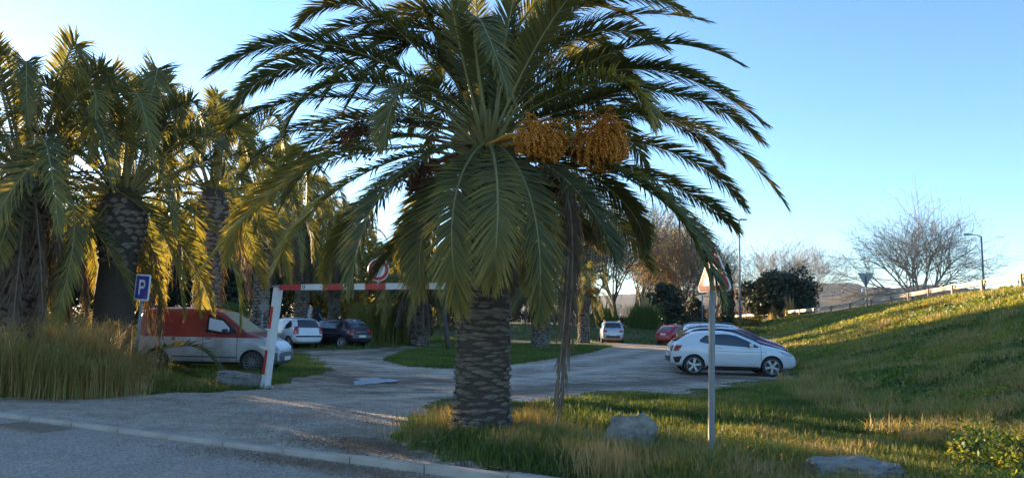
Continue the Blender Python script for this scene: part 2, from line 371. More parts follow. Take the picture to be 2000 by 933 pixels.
    bp = n.new('ShaderNodeBump'); bp.inputs['Strength'].default_value = .9; bp.inputs['Distance'].default_value = .03; l.new(nz(18), bp.inputs['Height']); l.new(bp.outputs[0], b.inputs['Normal'])
    tag(link('ground', me, None, [mg]), kind='structure')
make_ground()

# road in front of the kerb
def asphalt(name, c1, c2):
    m = mat(name, c1, .85, noise=(1.2, c2, 2.2), bump=(160, .8, .008)); n = m.node_tree.nodes; l = m.node_tree.links
    mixn = [x for x in n if x.type == 'MIX' and x.blend_type == 'MIX'][0]
    tc = [x for x in n if x.type == 'TEX_COORD'][0]
    v = n.new('ShaderNodeTexNoise'); v.inputs['Scale'].default_value = 42; v.inputs['Detail'].default_value = 3; l.new(tc.outputs['Object'], v.inputs['Vector'])
    cr = n.new('ShaderNodeValToRGB'); cr.color_ramp.elements[0].position = .38; cr.color_ramp.elements[1].position = .62; cr.color_ramp.elements[0].color = (.45, .45, .45, 1); cr.color_ramp.elements[1].color = (1.25, 1.22, 1.18, 1)
    l.new(v.outputs['Fac'], cr.inputs[0])
    mu = n.new('ShaderNodeMix'); mu.data_type = 'RGBA'; mu.blend_type = 'MULTIPLY'; mu.inputs['Factor'].default_value = .85
    l.new(mixn.outputs['Result'], mu.inputs['A']); l.new(cr.outputs[0], mu.inputs['B']); l.new(mu.outputs['Result'], n['Principled BSDF'].inputs['Base Color'])
    return m
M['asphalt'] = asphalt('road_asphalt', (.36, .285, .23), (.48, .385, .31))
M['farroad'] = asphalt('far_road_asphalt', (.22, .22, .22), (.28, .27, .26))
K0w = Vector((K0.x, K0.y, 0)); KW = .135
def kp(s, off, z): p = K0w+kd*s+kn*off; return Vector((p.x, p.y, z))
nS = 90; V = []; offs = [-KW, -.5, -1.2, -3, -6, -9]
for i in range(nS+1):
    s = -45+i*1.2
    for o_ in offs: V.append(kp(s, o_, -.035+.0*o_))
q = [(i*6+j, i*6+j+1, (i+1)*6+j+1, (i+1)*6+j) for i in range(nS) for j in range(5)]
tag(link('road', np_mesh('road', [tuple(v) for v in V], quads=q), None, [M['asphalt']]), kind='structure')
kerb = empty('kerb'); tag(kerb, kind='structure')
kb = MB().box((.497, -KW/2, -.05), (.985, KW, .14), bev=.012).mesh('kerb_stone'); kb.materials.append(M['kerb'])
ang = math.atan2(kd.y, kd.x)
for i in range(-30, 40):
    o = bpy.data.objects.new('kerb_stone', kb); col.objects.link(o); o.parent = kerb
    lift = .0 if i < 6 else min(.045, .012*(i-5))
    p = kp(i*1.0, 0, 0.002+lift+random.uniform(-.004, .004)); o.location = p; o.rotation_euler = (random.uniform(-.008, .008), random.uniform(-.004, .004), ang+random.uniform(-.006, .006))
# drain grate, set into the road beside the kerb
g0 = gp(60, 834, -.03)
grate = empty('drain_grate', (g0.x, g0.y, -.028), ang, 'cast iron drain grate set in the road beside the left end of the kerb', 'drain grate')
MB().box((0, 0, -.004), (1.05, .42, .006)).build('pit_shade', M['pit_shade'], grate)  # thin black sheet stands in for the unlit hollow under the bars
fr = MB(); fr.box((0, .215, .004), (1.1, .03, .02)); fr.box((0, -.215, .004), (1.1, .03, .02)); fr.box((.535, 0, .004), (.03, .4, .02)); fr.box((-.535, 0, .004), (.03, .4, .02)); fr.build('frame', M['iron'], grate)
bar = MB().box((0, 0, 0), (1.03, .03, .016)).mesh('bar'); bar.materials.append(M['iron'])
for k in range(5):
    o = bpy.data.objects.new('bar', bar); col.objects.link(o); o.parent = grate; o.location = (0, -.15+.075*k, .006)

# far road, ramp road with deck, hills
def strip(name, pts_l, pts_r, m, z=None):
    V = []; n = len(pts_l)
    for a, b in zip(pts_l, pts_r): V += [a, b]
    q = [(2*i, 2*i+1, 2*i+3, 2*i+2) for i in range(n-1)]
    return tag(link(name, np_mesh(name, V, quads=q), None, [m]), kind='structure')
strip('far_road', [(x, 67, 1.16) for x in range(-60, 30, 5)], [(x, 76, 1.16) for x in range(-60, 30, 5)], M['farroad'])
ysr = [0, 10, 20, 30, 36, 41, 50, 58, 64, 70, 78, 85, 100, 120, 140]
strip('ramp_road', [(float(Xtop(y))+1.2, y, float(Ztop(y))+.05) for y in ysr], [(float(Xtop(y))+8.2, y, float(Ztop(y))+.05) for y in ysr], M['farroad'])

def hills():
    for nm, dist, prof, c in (('hills', 2600, [(-300, 600), (400, 590), (900, 585), (1300, 572), (1480, 560), (1585, 553), (1605, 549), (1625, 554), (1665, 553), (1705, 561), (1760, 566), (1850, 572), (1950, 578), (2100, 585), (2600, 590)], (.016, .024, .026)),
                              ('low_hills', 900, [(-300, 606), (1000, 600), (1300, 592), (1560, 585), (1640, 578), (1700, 562), (1760, 560), (1820, 557), (1880, 560), (1940, 566), (2100, 575), (2600, 585)], (.040, .028, .016))):
        px = np.linspace(-300, 2600, 400); py = np.interp(px, [p[0] for p in prof], [p[1] for p in prof])
        V = []; rows = 7
        for a, b in zip(px, py):
            top = at(a, b, dist); hgt = top.z+6*noise2(a, 0, .05)*dist/2600+3*noise2(a, 3, .23)*dist/2600
            for r_ in range(rows):
                f_ = r_/(rows-1); sc = 1-.35*(1-f_)
                V.append((top.x*sc*1, dist*sc, hgt*(f_**1.3)*(1+.0*f_)+5*noise2(a*.1, r_*1.7, 1)*f_*(1-f_)))
            sc = 1.35; V.append((top.x*sc, dist*sc, -5))
        rows += 1
        q = [(i*rows+j, (i+1)*rows+j, (i+1)*rows+j+1, i*rows+j+1) for i in range(len(px)-1) for j in range(rows-1)]
        m = mat(nm+'_woods', c, .95, noise=(.02 if dist > 1500 else .05, tuple(v*.6 for v in c), 2.5))
        tag(link(nm, np_mesh(nm, V, quads=q, smooth=True), None, [m]), kind='structure')
hills()

# ------------------------------------------------------------------ palms
def rot_axis(v, ax, a): return Quaternion(ax, a) @ v
def frond_mesh(name, O, Mid, T, n=92, Lmax=.52, width=.036, yellow=0.0, dead=False, vee=.45, twist=0.0, seed=0, start=.06, droop=.10, endlen=.38):
    """one feather leaf: curved midrib through O, Mid, T with two ranks of leaflets; numpy arrays in world units"""
    r_ = np.random.default_rng(seed+1000)
    O, Mid, T = (np.array(v, float) for v in (O, Mid, T)); C = 2*Mid-.5*(O+T)
    s = np.linspace(0, 1, 26)[:, None]
    P = (1-s)**2*O+2*s*(1-s)*C+s*s*T
    hv = T-O; hv[2] = 0
    if np.linalg.norm(hv) < .25: hv = np.array([cos(seed), sin(seed), 0])
    hv /= np.linalg.norm(hv)
    side = np.array([hv[1], -hv[0], 0.0])
    # midrib
    tn = np.gradient(P, axis=0); tn /= np.linalg.norm(tn, axis=1)[:, None]
    nm = np.cross(side[None], tn); nm /= np.linalg.norm(nm, axis=1)[:, None]
    ns = 5; rad = np.interp(s[:, 0], [0, .08, .3, 1], [.045, .026, .016, .004])
    an = np.arange(ns)*2*pi/ns
    V1 = (P[:, None]+rad[:, None, None]*(np.cos(an)[None, :, None]*side[None, None]*1.2+np.sin(an)[None, :, None]*nm[:, None]*.8)).reshape(-1, 3)
    i = np.arange(25)[:, None]*ns+np.arange(ns)[None]; j = np.arange(25)[:, None]*ns+(np.arange(ns)[None]+1) % ns
    q1 = np.stack([i, j, j+ns, i+ns], -1).reshape(-1, 4)
    # leaflets
    N = n*2; u = start+(1-start)*((np.arange(N)//2+r_.uniform(-.3, .3, N))/n); u = np.clip(u, 0, .998)
    sg = np.where(np.arange(N) % 2 == 0, 1., -1.)
    B = (1-u)[:, None]**2*O+2*(u*(1-u))[:, None]*C+(u*u)[:, None]*T
    t = 2*(1-u)[:, None]*(C-O)+2*u[:, None]*(T-C); t /= np.linalg.norm(t, axis=1)[:, None]
    sd = np.broadcast_to(side, (N, 3)); tw = twist*u
    nn = np.cross(sd, t); nn /= np.linalg.norm(nn, axis=1)[:, None]
    sd = sd*np.cos(tw)[:, None]+nn*np.sin(tw)[:, None]; nn = np.cross(sd, t)
    off_t = r_.normal(0, .09)
    Lf = (r_.random(N) > .03)*(.75+.25*np.clip(2.2*np.sin(u*r_.uniform(20, 40)+sg*r_.uniform(0, 3))+2.4, 0, 1))*Lmax*np.interp(u, [start, start+.10, start+.22, .5, .85, 1], [.10, .35, .85, 1, .75, endlen])*r_.uniform(.86, 1.08, N)
    a = np.interp(u, [start, .5, .85, 1], [1.0, .80, .58, .22])+r_.normal(0, .07, N)
    vv = vee+r_.normal(0, .16, N)
    if dead: a = a*.45+r_.normal(0, .15, N); vv = r_.normal(0, .5, N)
    dirv = t*np.cos(a)[:, None]+(sd*sg[:, None]*np.cos(vv)[:, None]+nn*np.sin(vv)[:, None])*np.sin(a)[:, None]
    wv = np.cross(dirv, nn*np.cos(vv)[:, None]-sd*(sg*np.sin(vv))[:, None]); wv /= np.linalg.norm(wv, axis=1)[:, None]
    g = np.array([0, 0, -1.0]); dr = droop*(3 if dead else 1)*r_.uniform(.5, 1.5, N)
    W = (width*r_.uniform(.8, 1.1, N))[:, None]
    m1 = B+dirv*(Lf*.5)[:, None]+g*(Lf*dr*.5)[:, None]
    tp = B+dirv*Lf[:, None]+g*(Lf*dr*1.9)[:, None]+sd*(r_.normal(0, .02, N))[:, None]
    V2 = np.stack([B-wv*W*.3, B+wv*W*.3, m1+wv*W*.5, m1-wv*W*.5, tp], 1).reshape(-1, 3)
    o = len(V1); k = o+np.arange(N)*5
    q2 = np.stack([k, k+1, k+2, k+3], -1); t2 = np.stack([k+3, k+2, k+4], -1)
    ti = np.clip(r_.normal(.26+off_t, .10, N)+yellow*np.clip(u*1.3-.35, 0, 1)+yellow*.15, 0, 1)
    tint = np.concatenate([np.zeros(len(V1)), np.repeat(ti, 5)+np.tile([-.06, -.06, 0, 0, .14], N)])
    me = np_mesh(name, np.concatenate([V1, V2]), quads=np.concatenate([q1, q2]), tris=t2,
                 mi_q=np.concatenate([np.ones(len(q1)), np.zeros(len(q2))]), mi_t=0, tint=np.clip(tint, 0, 1))
    me.materials.append(M['dead'] if dead else M['frond']); me.materials.append(M['deadrib'] if dead else M['rachis'])
    return me

def scar_mesh(w_, h_, d_, nm='leaf_scar'):
    V = [(-w_/2, 0, 0), (w_/2, 0, 0), (0, 0, h_/2), (0, 0, -h_/2), (-w_*.25, -d_*.8, h_*.22), (w_*.25, -d_*.8, h_*.22), (w_*.2, -d_*.45, -h_*.25), (-w_*.2, -d_*.45, -h_*.25), (0, -d_, h_*.12), (-w_*.3, 0, h_*.38), (w_*.3, 0, h_*.38)]
    Fs = [(0, 9, 4), (9, 2, 4), (2, 5, 4), (2, 10, 5), (10, 1, 5), (4, 5, 8), (8, 5, 6), (8, 6, 7), (8, 7, 4), (0, 4, 7), (5, 1, 6), (0, 7, 3), (7, 6, 3), (6, 1, 3)]
    me = bpy.data.meshes.new(nm); me.from_pydata(V, [], Fs); me.materials.append(M['scar']); me.update(); return me
def scars(root, prof, z0, z1, pitch, wid, depth, face_az, face_half, maxn=300, hscale=1.25):
    """leaf scars round a palm trunk; those facing the lane are single parts, the rest one stuff part"""
    me = scar_mesh(wid, pitch*hscale, depth); rest_V = []; rest_F = []; n = 0; row = 0; z = z0
    base = np.array([v.co[:] for v in me.vertices]); fc = [tuple(p.vertices) for p in me.polygons]
    cand = []
    while z < z1:
        r = float(np.interp(z, [p[1] for p in prof], [p[0] for p in prof])); cnt = max(8, int(round(2*pi*r/(wid*.93))))
        for k in range(cnt):
            a = 2*pi*(k+.5*(row % 2))/cnt+random.uniform(-.09, .09)
            if random.random() < .07: continue
            s = random.choice((random.uniform(.6, .9), random.uniform(.85, 1.3), random.uniform(.9, 1.5))); cand.append((a, z+random.uniform(-.02, .02)+.03*sin(2*a+row*.21)+.015*sin(5*a+row), r*random.uniform(.985, 1.02), s, random.uniform(.6, 1.35)))
        row += 1; z += pitch
    cand.sort(key=lambda c: abs((c[0]-face_az+pi) % (2*pi)-pi))
    for idx, (a, z, r, s, sz) in enumerate(cand):
        near = abs((a-face_az+pi) % (2*pi)-pi) < face_half and n < maxn
        if near:
            o = bpy.data.objects.new('leaf_scar', me); col.objects.link(o); o.parent = root
            o.location = (r*.985*cos(a), r*.985*sin(a), z); o.rotation_euler = (random.uniform(-.25, .1), random.uniform(-.09, .09), a+pi/2); o.scale = (s, random.uniform(.7, 1.3), sz); n += 1
        else:
            c, sn = cos(a+pi/2), sin(a+pi/2); p = base*np.array([s, 1, sz]); b = len(rest_V)
            rest_V += [(q_[0]*c-q_[1]*sn+r*.985*cos(a), q_[0]*sn+q_[1]*c+r*.985*sin(a), q_[2]+z) for q_ in p]
            rest_F += [tuple(b+i for i in f) for f in fc]
    if rest_V:
        m2 = bpy.data.meshes.new('leaf_scars_behind'); m2.from_pydata(rest_V, [], rest_F); m2.materials.append(M['scar']); o = link('leaf_scars_behind', m2, root); tag(o, kind='stuff')
def trunk(root, prof, n=36):
    mb = MB(); mb.lathe(prof, n); mb.build('trunk', M['trunk'], root, smooth=True)

OCT = [(1, 0, 0), (-1, 0, 0), (0, 1, 0), (0, -1, 0), (0, 0, 1), (0, 0, -1)]
OCF = [(0, 2, 4), (2, 1, 4), (1, 3, 4), (3, 0, 4), (2, 0, 5), (1, 2, 5), (3, 1, 5), (0, 3, 5)]
def fruit_cluster(root, a, b, rad, m, seed, nstr=90, nb=26, br=.014):
    """date cluster: stalk from a to b, strands spray from b and hang"""
    r_ = np.random.default_rng(seed); a = np.array(a); b = np.array(b); ax = (b-a)/np.linalg.norm(b-a)
    mb = MB(); mb.tube([Vector(a), Vector((a+b)/2+np.array([0, 0, .08])), Vector(b)], [.03, .025, .016], 6)
    BV = []
    for k in range(nstr):
        d = ax*.55+r_.normal(0, .8, 3); d[2] += .35; d /= np.linalg.norm(d)
        L = rad*r_.uniform(.75, 1.1); p = b+(-ax*.1)*r_.random(); pts = [p.copy()]; st = 7
        for s in range(st):
            d = d+np.array([0, 0, -.24])*(1+.12*s); d /= np.linalg.norm(d); p = p+d*L/st; pts.append(p.copy())
        mb.tube([Vector(x) for x in pts[::1]], [.006]+[.0045]*(st-1)+[.003], 3, cap=False)
        pts = np.array(pts)
        for j in range(nb):
            t = .42+.58*j/nb; f = t*st; i = min(st-1, int(f)); c = pts[i]*(1-(f-i))+pts[i+1]*(f-i)+r_.normal(0, .013, 3)
            BV.append((c, br*r_.uniform(.8, 1.2)))
    o = mb.build('fruit_cluster', m[0], root)
    C = np.array([x[0] for x in BV]); rr = np.array([x[1] for x in BV]); V = (C[:, None]+np.array(OCT)[None]*rr[:, None, None]).reshape(-1, 3)
    Fc = (np.arange(len(C))[:, None, None]*6+np.array(OCF)[None]).reshape(-1, 3)
    tag(link('fruit', np_mesh('fruit', V, tris=Fc, smooth=True), o, [m[1]]), kind='stuff')
    return o

# --- the main palm ---
PY = 10.6; pb = at(940, 838, PY); PX = pb.x; CZ = at(945, 262, PY).z
root = empty('palm_tree', (PX, PY, 0), 0, 'large date palm with orange fruit clusters and thick scarred trunk in the foreground verge', 'palm tree')
prof = [(.55, -.1), (.47, .05), (.40, .3), (.378, 1.2), (.372, 1.7), (.36, 1.95), (.335, 2.15), (.31, 2.45), (.32, 2.9), (.37, 3.3), (.40, 3.7), (.34, CZ-.35), (.16, CZ-.2), (.02, CZ-.12)]
trunk(root, prof)
scars(root, prof, .05, 2.5, .064, .26, .045, -pi/2, 1.75, hscale=1.0)
Lp = lambda px, py, dy: tuple(at(px, py, PY+dy)-Vector((PX, PY, 0)))
FR = [ # mid(px,py,dy) tip(px,py,dy) yellow
 (735, 28, 0, 582, 50, .2, .25), (665, 92, -.6, 414, 142, -1.0, .0), (645, 128, .2, 457, 205, .4, .1), (650, 190, .8, 447, 250, 1.2, .0), (655, 232, .9, 470, 345, 1.6, .2),
 (660, 300, -.4, 392, 528, -.8, .75), (585, 335, .3, 445, 500, .6, .45), (700, 345, -1.2, 543, 512, -1.9, .65), (770, 350, -1.7, 688, 552, -2.2, .15), (815, 430, .6, 730, 538, .9, .1),
 (815, 165, -1.7, 752, 278, -2.5, .3), (870, 118, .1, 782, -70, .4, .3), (892, 60, -.7, 862, -130, -1.4, .4), (935, 90, .9, 925, -120, 1.4, .5), (985, 90, -.4, 1030, -110, -.8, .3),
 (1015, 110, .5, 1095, -60, .9, .4), (1130, 58, .0, 1383, 42, .2, .2), (1060, 70, -.9, 1170, -70, -1.6, .2), (1225, 135, -.6, 1494, 243, -1.2, .05), (1270, 178, .4, 1486, 275, .8, .0),
 (1300, 232, -.3, 1532, 396, -.9, .05), (1250, 222, .9, 1405, 316, 1.4, .0), (1275, 285, .3, 1452, 402, .7, .0), (1255, 365, -1.4, 1410, 585, -2.7, .1), (1235, 345, -1.3, 1385, 545, -2.75, .2), (1270, 345, .6, 1438, 448, 1.0, .0),
 (1105, 352, -1.6, 1200, 500, -2.3, .1), (1180, 362, .5, 1260, 476, .9, .0), (1175, 162, -1.6, 1272, 240, -2.6, .35), (888, 390, -1.9, 898, 595, -2.0, .35), (972, 375, -2.3, 962, 548, -2.5, .3),
 (1035, 385, -1.9, 1052, 615, -2.0, .2), (928, 40, -1.5, 992, 178, -2.7, .1), (720, 400, .4, 640, 540, .5, .5), (760, 240, 1.2, 560, 330, 1.9, .1),
 (1110, 150, .8, 1330, 190, 1.6, .1), (1065, 370, .4, 1170, 480, .6, .0), (830, 380, 1.0, 790, 520, 1.3, .1), (1010, 400, 1.2, 1030, 560, 1.4, .1), (700, 160, -1.3, 560, 250, -2.2, .1),
 (1120, 210, -1.2, 1230, 170, -2.0, .1), (845, 400, -1.4, 822, 560, -1.7, .3),
]
O0 = Vector((0, 0, CZ-.05))
for i, (mx, my, md, tx, ty, td, ye) in enumerate(FR):
    Mi, Ti = Lp(mx, my, md), Lp(tx, ty, td); hd = Vector((Mi[0], Mi[1], 0)); 
    Oi = O0+(hd.normalized()*.22 if hd.length > .1 else Vector((0, 0, 0)))+Vector((0, 0, .10 if my < 230 else -.12))
    link('frond', frond_mesh('frond', Oi, Mi, Ti, n=205, Lmax=.56, width=.028, yellow=ye, seed=i, vee=.32, twist=random.uniform(-.5, .5)), root)
for k in range(22):      # the far side of the crown
    a = random.uniform(.1, pi-.1); e = random.uniform(-.6, 1.3); L = random.uniform(3.2, 4.1)
    m_ = Vector((cos(a)*cos(e)*L*.55, sin(a)*cos(e)*L*.55, CZ+sin(e)*L*.55)); t_ = Vector((cos(a)*cos(e*.7)*L*.9, sin(a)*cos(e*.7)*L*.9, CZ+sin(e)*L*.6-L*.28))
    link('frond', frond_mesh('frond', O0, m_, t_, n=130, Lmax=.56, width=.030, yellow=random.uniform(0, .3), seed=90+k, twist=random.uniform(-.5, .5)), root)
for k in range(16):
    a = random.choice((random.uniform(-.5, .5), random.uniform(pi-.5, pi+.5), random.uniform(.2, pi-.2))); e = random.uniform(.35, 1.25); L = random.uniform(3.4, 4.2)
    m_ = Vector((cos(a)*cos(e)*L*.52, sin(a)*cos(e)*L*.52, CZ+sin(e)*L*.56)); t_ = Vector((cos(a)*cos(e*.75)*L*.92, sin(a)*cos(e*.75)*L*.92, CZ+sin(e)*L*.72-L*.16))
    link('frond', frond_mesh('frond', O0, m_, t_, n=150, Lmax=.52, width=.028, yellow=random.uniform(.05, .4), seed=140+k, twist=random.uniform(-.6, .6)), root)
for i, (mx, my, md, tx, ty, td) in enumerate([(1118, 470, -.8, 1090, 825, -1.0), (1122, 440, -.7, 1098, 700, -.95), (1112, 430, -.75, 1085, 790, -1.05)]):
    O_ = Vector(Lp(1080, 340, -.5))
    link('dead_frond', frond_mesh('dead_frond', O_, Lp(mx, my, md), Lp(tx, ty, td), n=70, Lmax=.36, width=.026, dead=True, seed=200+i), root)
for i, (mx, my, md, tx, ty, td) in enumerate([(905, 400, -.6, 890, 560, -.7), (990, 430, -.5, 1000, 560, -.6), (850, 380, .3, 835, 500, .4), (1140, 380, .0, 1150, 470, .1), (965, 430, -.7, 960, 530, -.8)]):
    link('dead_frond', frond_mesh('dead_frond', O0+Vector((0, 0, -.25)), Lp(mx, my, md), Lp(tx, ty, td), n=60, Lmax=.4, width=.03, dead=True, seed=220+i), root)
FO = (M['stalk'], M['fruit']); FD = (M['fruitdark'], M['fruitdark'])
fruit_cluster(root, Lp(960, 290, -.4), Lp(1175, 268, -1.0), .50, FO, 1, 340, 26)
fruit_cluster(root, Lp(955, 285, -.4), Lp(1062, 268, -1.1), .42, FO, 2, 260, 24)
fruit_cluster(root, Lp(950, 285, -.4), Lp(1040, 262, -1.3), .36, FO, 3, 60, 24)
fruit_cluster(root, Lp(930, 300, -.3), Lp(825, 335, -.4), .45, FD, 4, 80, 22)
fruit_cluster(root, Lp(930, 290, .2), Lp(700, 262, .5), .45, FD, 5, 70, 22)
fruit_cluster(root, Lp(930, 290, .2), Lp(1080, 345, -.1), .40, FD, 6, 60, 22)

hb = MB(); rh = random.Random(3)
for k in range(70):
    a = k*2.39996; f = k/70; e = 1.45-1.5*f; L = rh.uniform(.55, .95); p0 = Vector((cos(a)*.12, sin(a)*.12, CZ-.15-.45*f)); d = Vector((cos(a)*cos(e), sin(a)*cos(e), sin(e)))
    hb.tube([p0, p0+d*L*.5, p0+d*L+Vector((0, 0, -.05))], [.05, .035, .012], 5)
hb.build('leaf_bases', M['rachis'], root)
hb = MB()
for k in range(60):
    a = k*2.39996; z = 2.45+1.3*k/60; L = rh.uniform(.12, .3); p0 = Vector((cos(a)*.30, sin(a)*.30, z)); d = Vector((cos(a)*.75, sin(a)*.75, .65)); hb.tube([p0, p0+d*L], [.055, .03], 4)
tag(hb.build('cut_leaf_stubs', M['scar'], root), kind='stuff')
# --- other palms, from shared fronds ---
def variant(e, L, droop, seed, ye, n=90, dead=False, wid=.034):
    m_ = (cos(e)*L*.5, 0, sin(e)*L*.5); t_ = (cos(e)*L*(.92-.25*droop), 0, sin(e)*L*.72-L*droop*.55)
    return frond_mesh('frond', (0, 0, 0), m_, t_, n=n, Lmax=.55, width=wid, yellow=ye, seed=seed, twist=.3, dead=dead)
VAR = [variant(1.3, 4.3, .75, 301, .3), variant(1.05, 4.4, .85, 302, .2), variant(.75, 4.3, .85, 303, .1), (variant(.4, 4.2, .7, 304, .2)), variant(.05, 4.0, .8, 305, .3), variant(-.35, 3.7, .85, 306, .4), variant(-.8, 3.3, .5, 307, .5)]
VARD = [variant(-.9, 3.2, .6, 310, 0, 50, True), variant(-1.15, 3.4, .4, 311, 0, 50, True)]
def palm(px, basey, Y, crown_z, scale, label, n=44, ndead=8, trunk_r=.42, group=None, x=None, scars_on=False, fruit=False, lean=0, bulge=1.25, gz=None, droopy=0.0, fmax=1.0, clear=None):
    X = at(px, basey, Y).x if x is None else x
    z0 = Hs(X, Y) if gz is None else gz
    rt_ = empty('palm_tree', (X, Y, z0), 0, label, 'palm tree', group)
    cz = crown_z-z0
    pf = [(trunk_r*1.12, -.1), (trunk_r, .4), (trunk_r*.98, cz*.45), (trunk_r*.9, cz*.6), (trunk_r*bulge, cz*.78), (trunk_r*bulge, cz*.88), (trunk_r*.7, cz), (.02, cz+.1)]
    trunk(rt_, pf, 24)
    if scars_on: scars(rt_, pf, cz*.60, cz*.95, .15, .27, .06, -pi/2+.5, 1.5, maxn=160, hscale=1.0)
    else: scars(rt_, pf, .1, cz*.95, .16, .28, .06, 0, 0, maxn=0, hscale=1.1)
    ga = 2.39996
    for k in range(n):
        f_ = (k+.5)/n; f_ = min(.999, f_*(fmax-droopy)+droopy); vi = min(6, int(f_*7)); me = VAR[vi]
        o = bpy.data.objects.new('frond', me); col.objects.link(o); o.parent = rt_
        a = k*ga+random.uniform(-.2, .2); s = scale*random.uniform(.85, 1.12)
        if clear is not None and f_ > clear[2] and abs((a-clear[0]+pi) % (2*pi)-pi) < clear[1]: continue
        o.location = (cos(a)*.2*scale, sin(a)*.2*scale, cz-.25*f_); o.rotation_euler = (random.uniform(-.25, .25), random.uniform(-.16, .16), a); o.scale = (s, s, s)
    for k in range(ndead):
        if clear is not None and abs((k*ga*1.7-clear[0]+pi) % (2*pi)-pi) < clear[1]: continue
        o = bpy.data.objects.new('dead_frond', random.choice(VARD)); col.objects.link(o); o.parent = rt_
        a = k*ga*1.7; o.location = (cos(a)*.25*scale, sin(a)*.25*scale, cz-.4); o.rotation_euler = (0, random.uniform(-.1, .15), a); o.scale = (scale*random.uniform(.8, 1),)*3
    if fruit:
        for a in (-2.6, -1.9, -1.1, -.4):
            fruit_cluster(rt_, (0, 0, cz-.2), (cos(a)*scale*1.0, sin(a)*scale*1.0, cz-.25), .5*scale, FO, int(a*10)+50, 34, 10, .035)
    return rt_
palm(215, 700, 17.6, at(225, 368, 17.6).z, 1.24, 'big palm behind the parking sign with pale diamond leaf scars on its bulging trunk', 54, 9, .46, None, scars_on=True, bulge=1.2, fmax=.95, clear=(-.7, .8, .55))
palm(395, 690, 24.5, at(405, 365, 24.5).z, 1.25, 'tall palm rising right behind the red and grey van', 46, 10, .42, fmax=.95, clear=(-1.3, 1.0, .60))
palm(20, 700, 16.5, at(10, 320, 16.5).z, 1.2, 'leftmost palm in the picture, in front of the sun glow', 54, 14, .42)
palm(505, 668, 36, at(500, 385, 36).z, 1.2, 'palm behind the silver car and the left end of the barrier', 50, 16, .38)
palm(585, 660, 41, at(590, 440, 41).z, 1.2, 'palm standing behind the white hatchback', 46, 16, .36)
palm(650, 655, 46, at(655, 470, 46).z, 1.15, 'palm standing behind the dark plum hatchback', 44, 16, .36)
palm(818, 668, 42, at(835, 525, 42).z, 1.12, 'low palm with drooping dry fronds left of the foreground trunk', 40, 26, .55, droopy=.42)
palm(1055, 667, 42, at(1050, 520, 42).z, 1.0, 'palm on the grass island just right of the foreground trunk', 40, 14, .52, droopy=.3)
palm(1140, 652, 54, at(1140, 560, 54).z, .85, 'small palm with bright orange fruit at the back of the car park', 40, 6, .42, fruit=True)
# slim leaning stem beside the island
t0 = gp(877, 684); st = empty('slim_tree', (t0.x, t0.y, 0), 0, 'slim dark leaning trunk just left of the big palm trunk', 'tree')
pts = [Vector((0, 0, -.05)), at(872, 650, t0.y)-t0, at(868, 615, t0.y)-t0, at(872, 580, t0.y)-t0, at(868, 540, t0.y)-t0]
MB().tube(pts, [.15, .12, .11, .10, .08], 8).build('trunk', M['bark'], st, True)

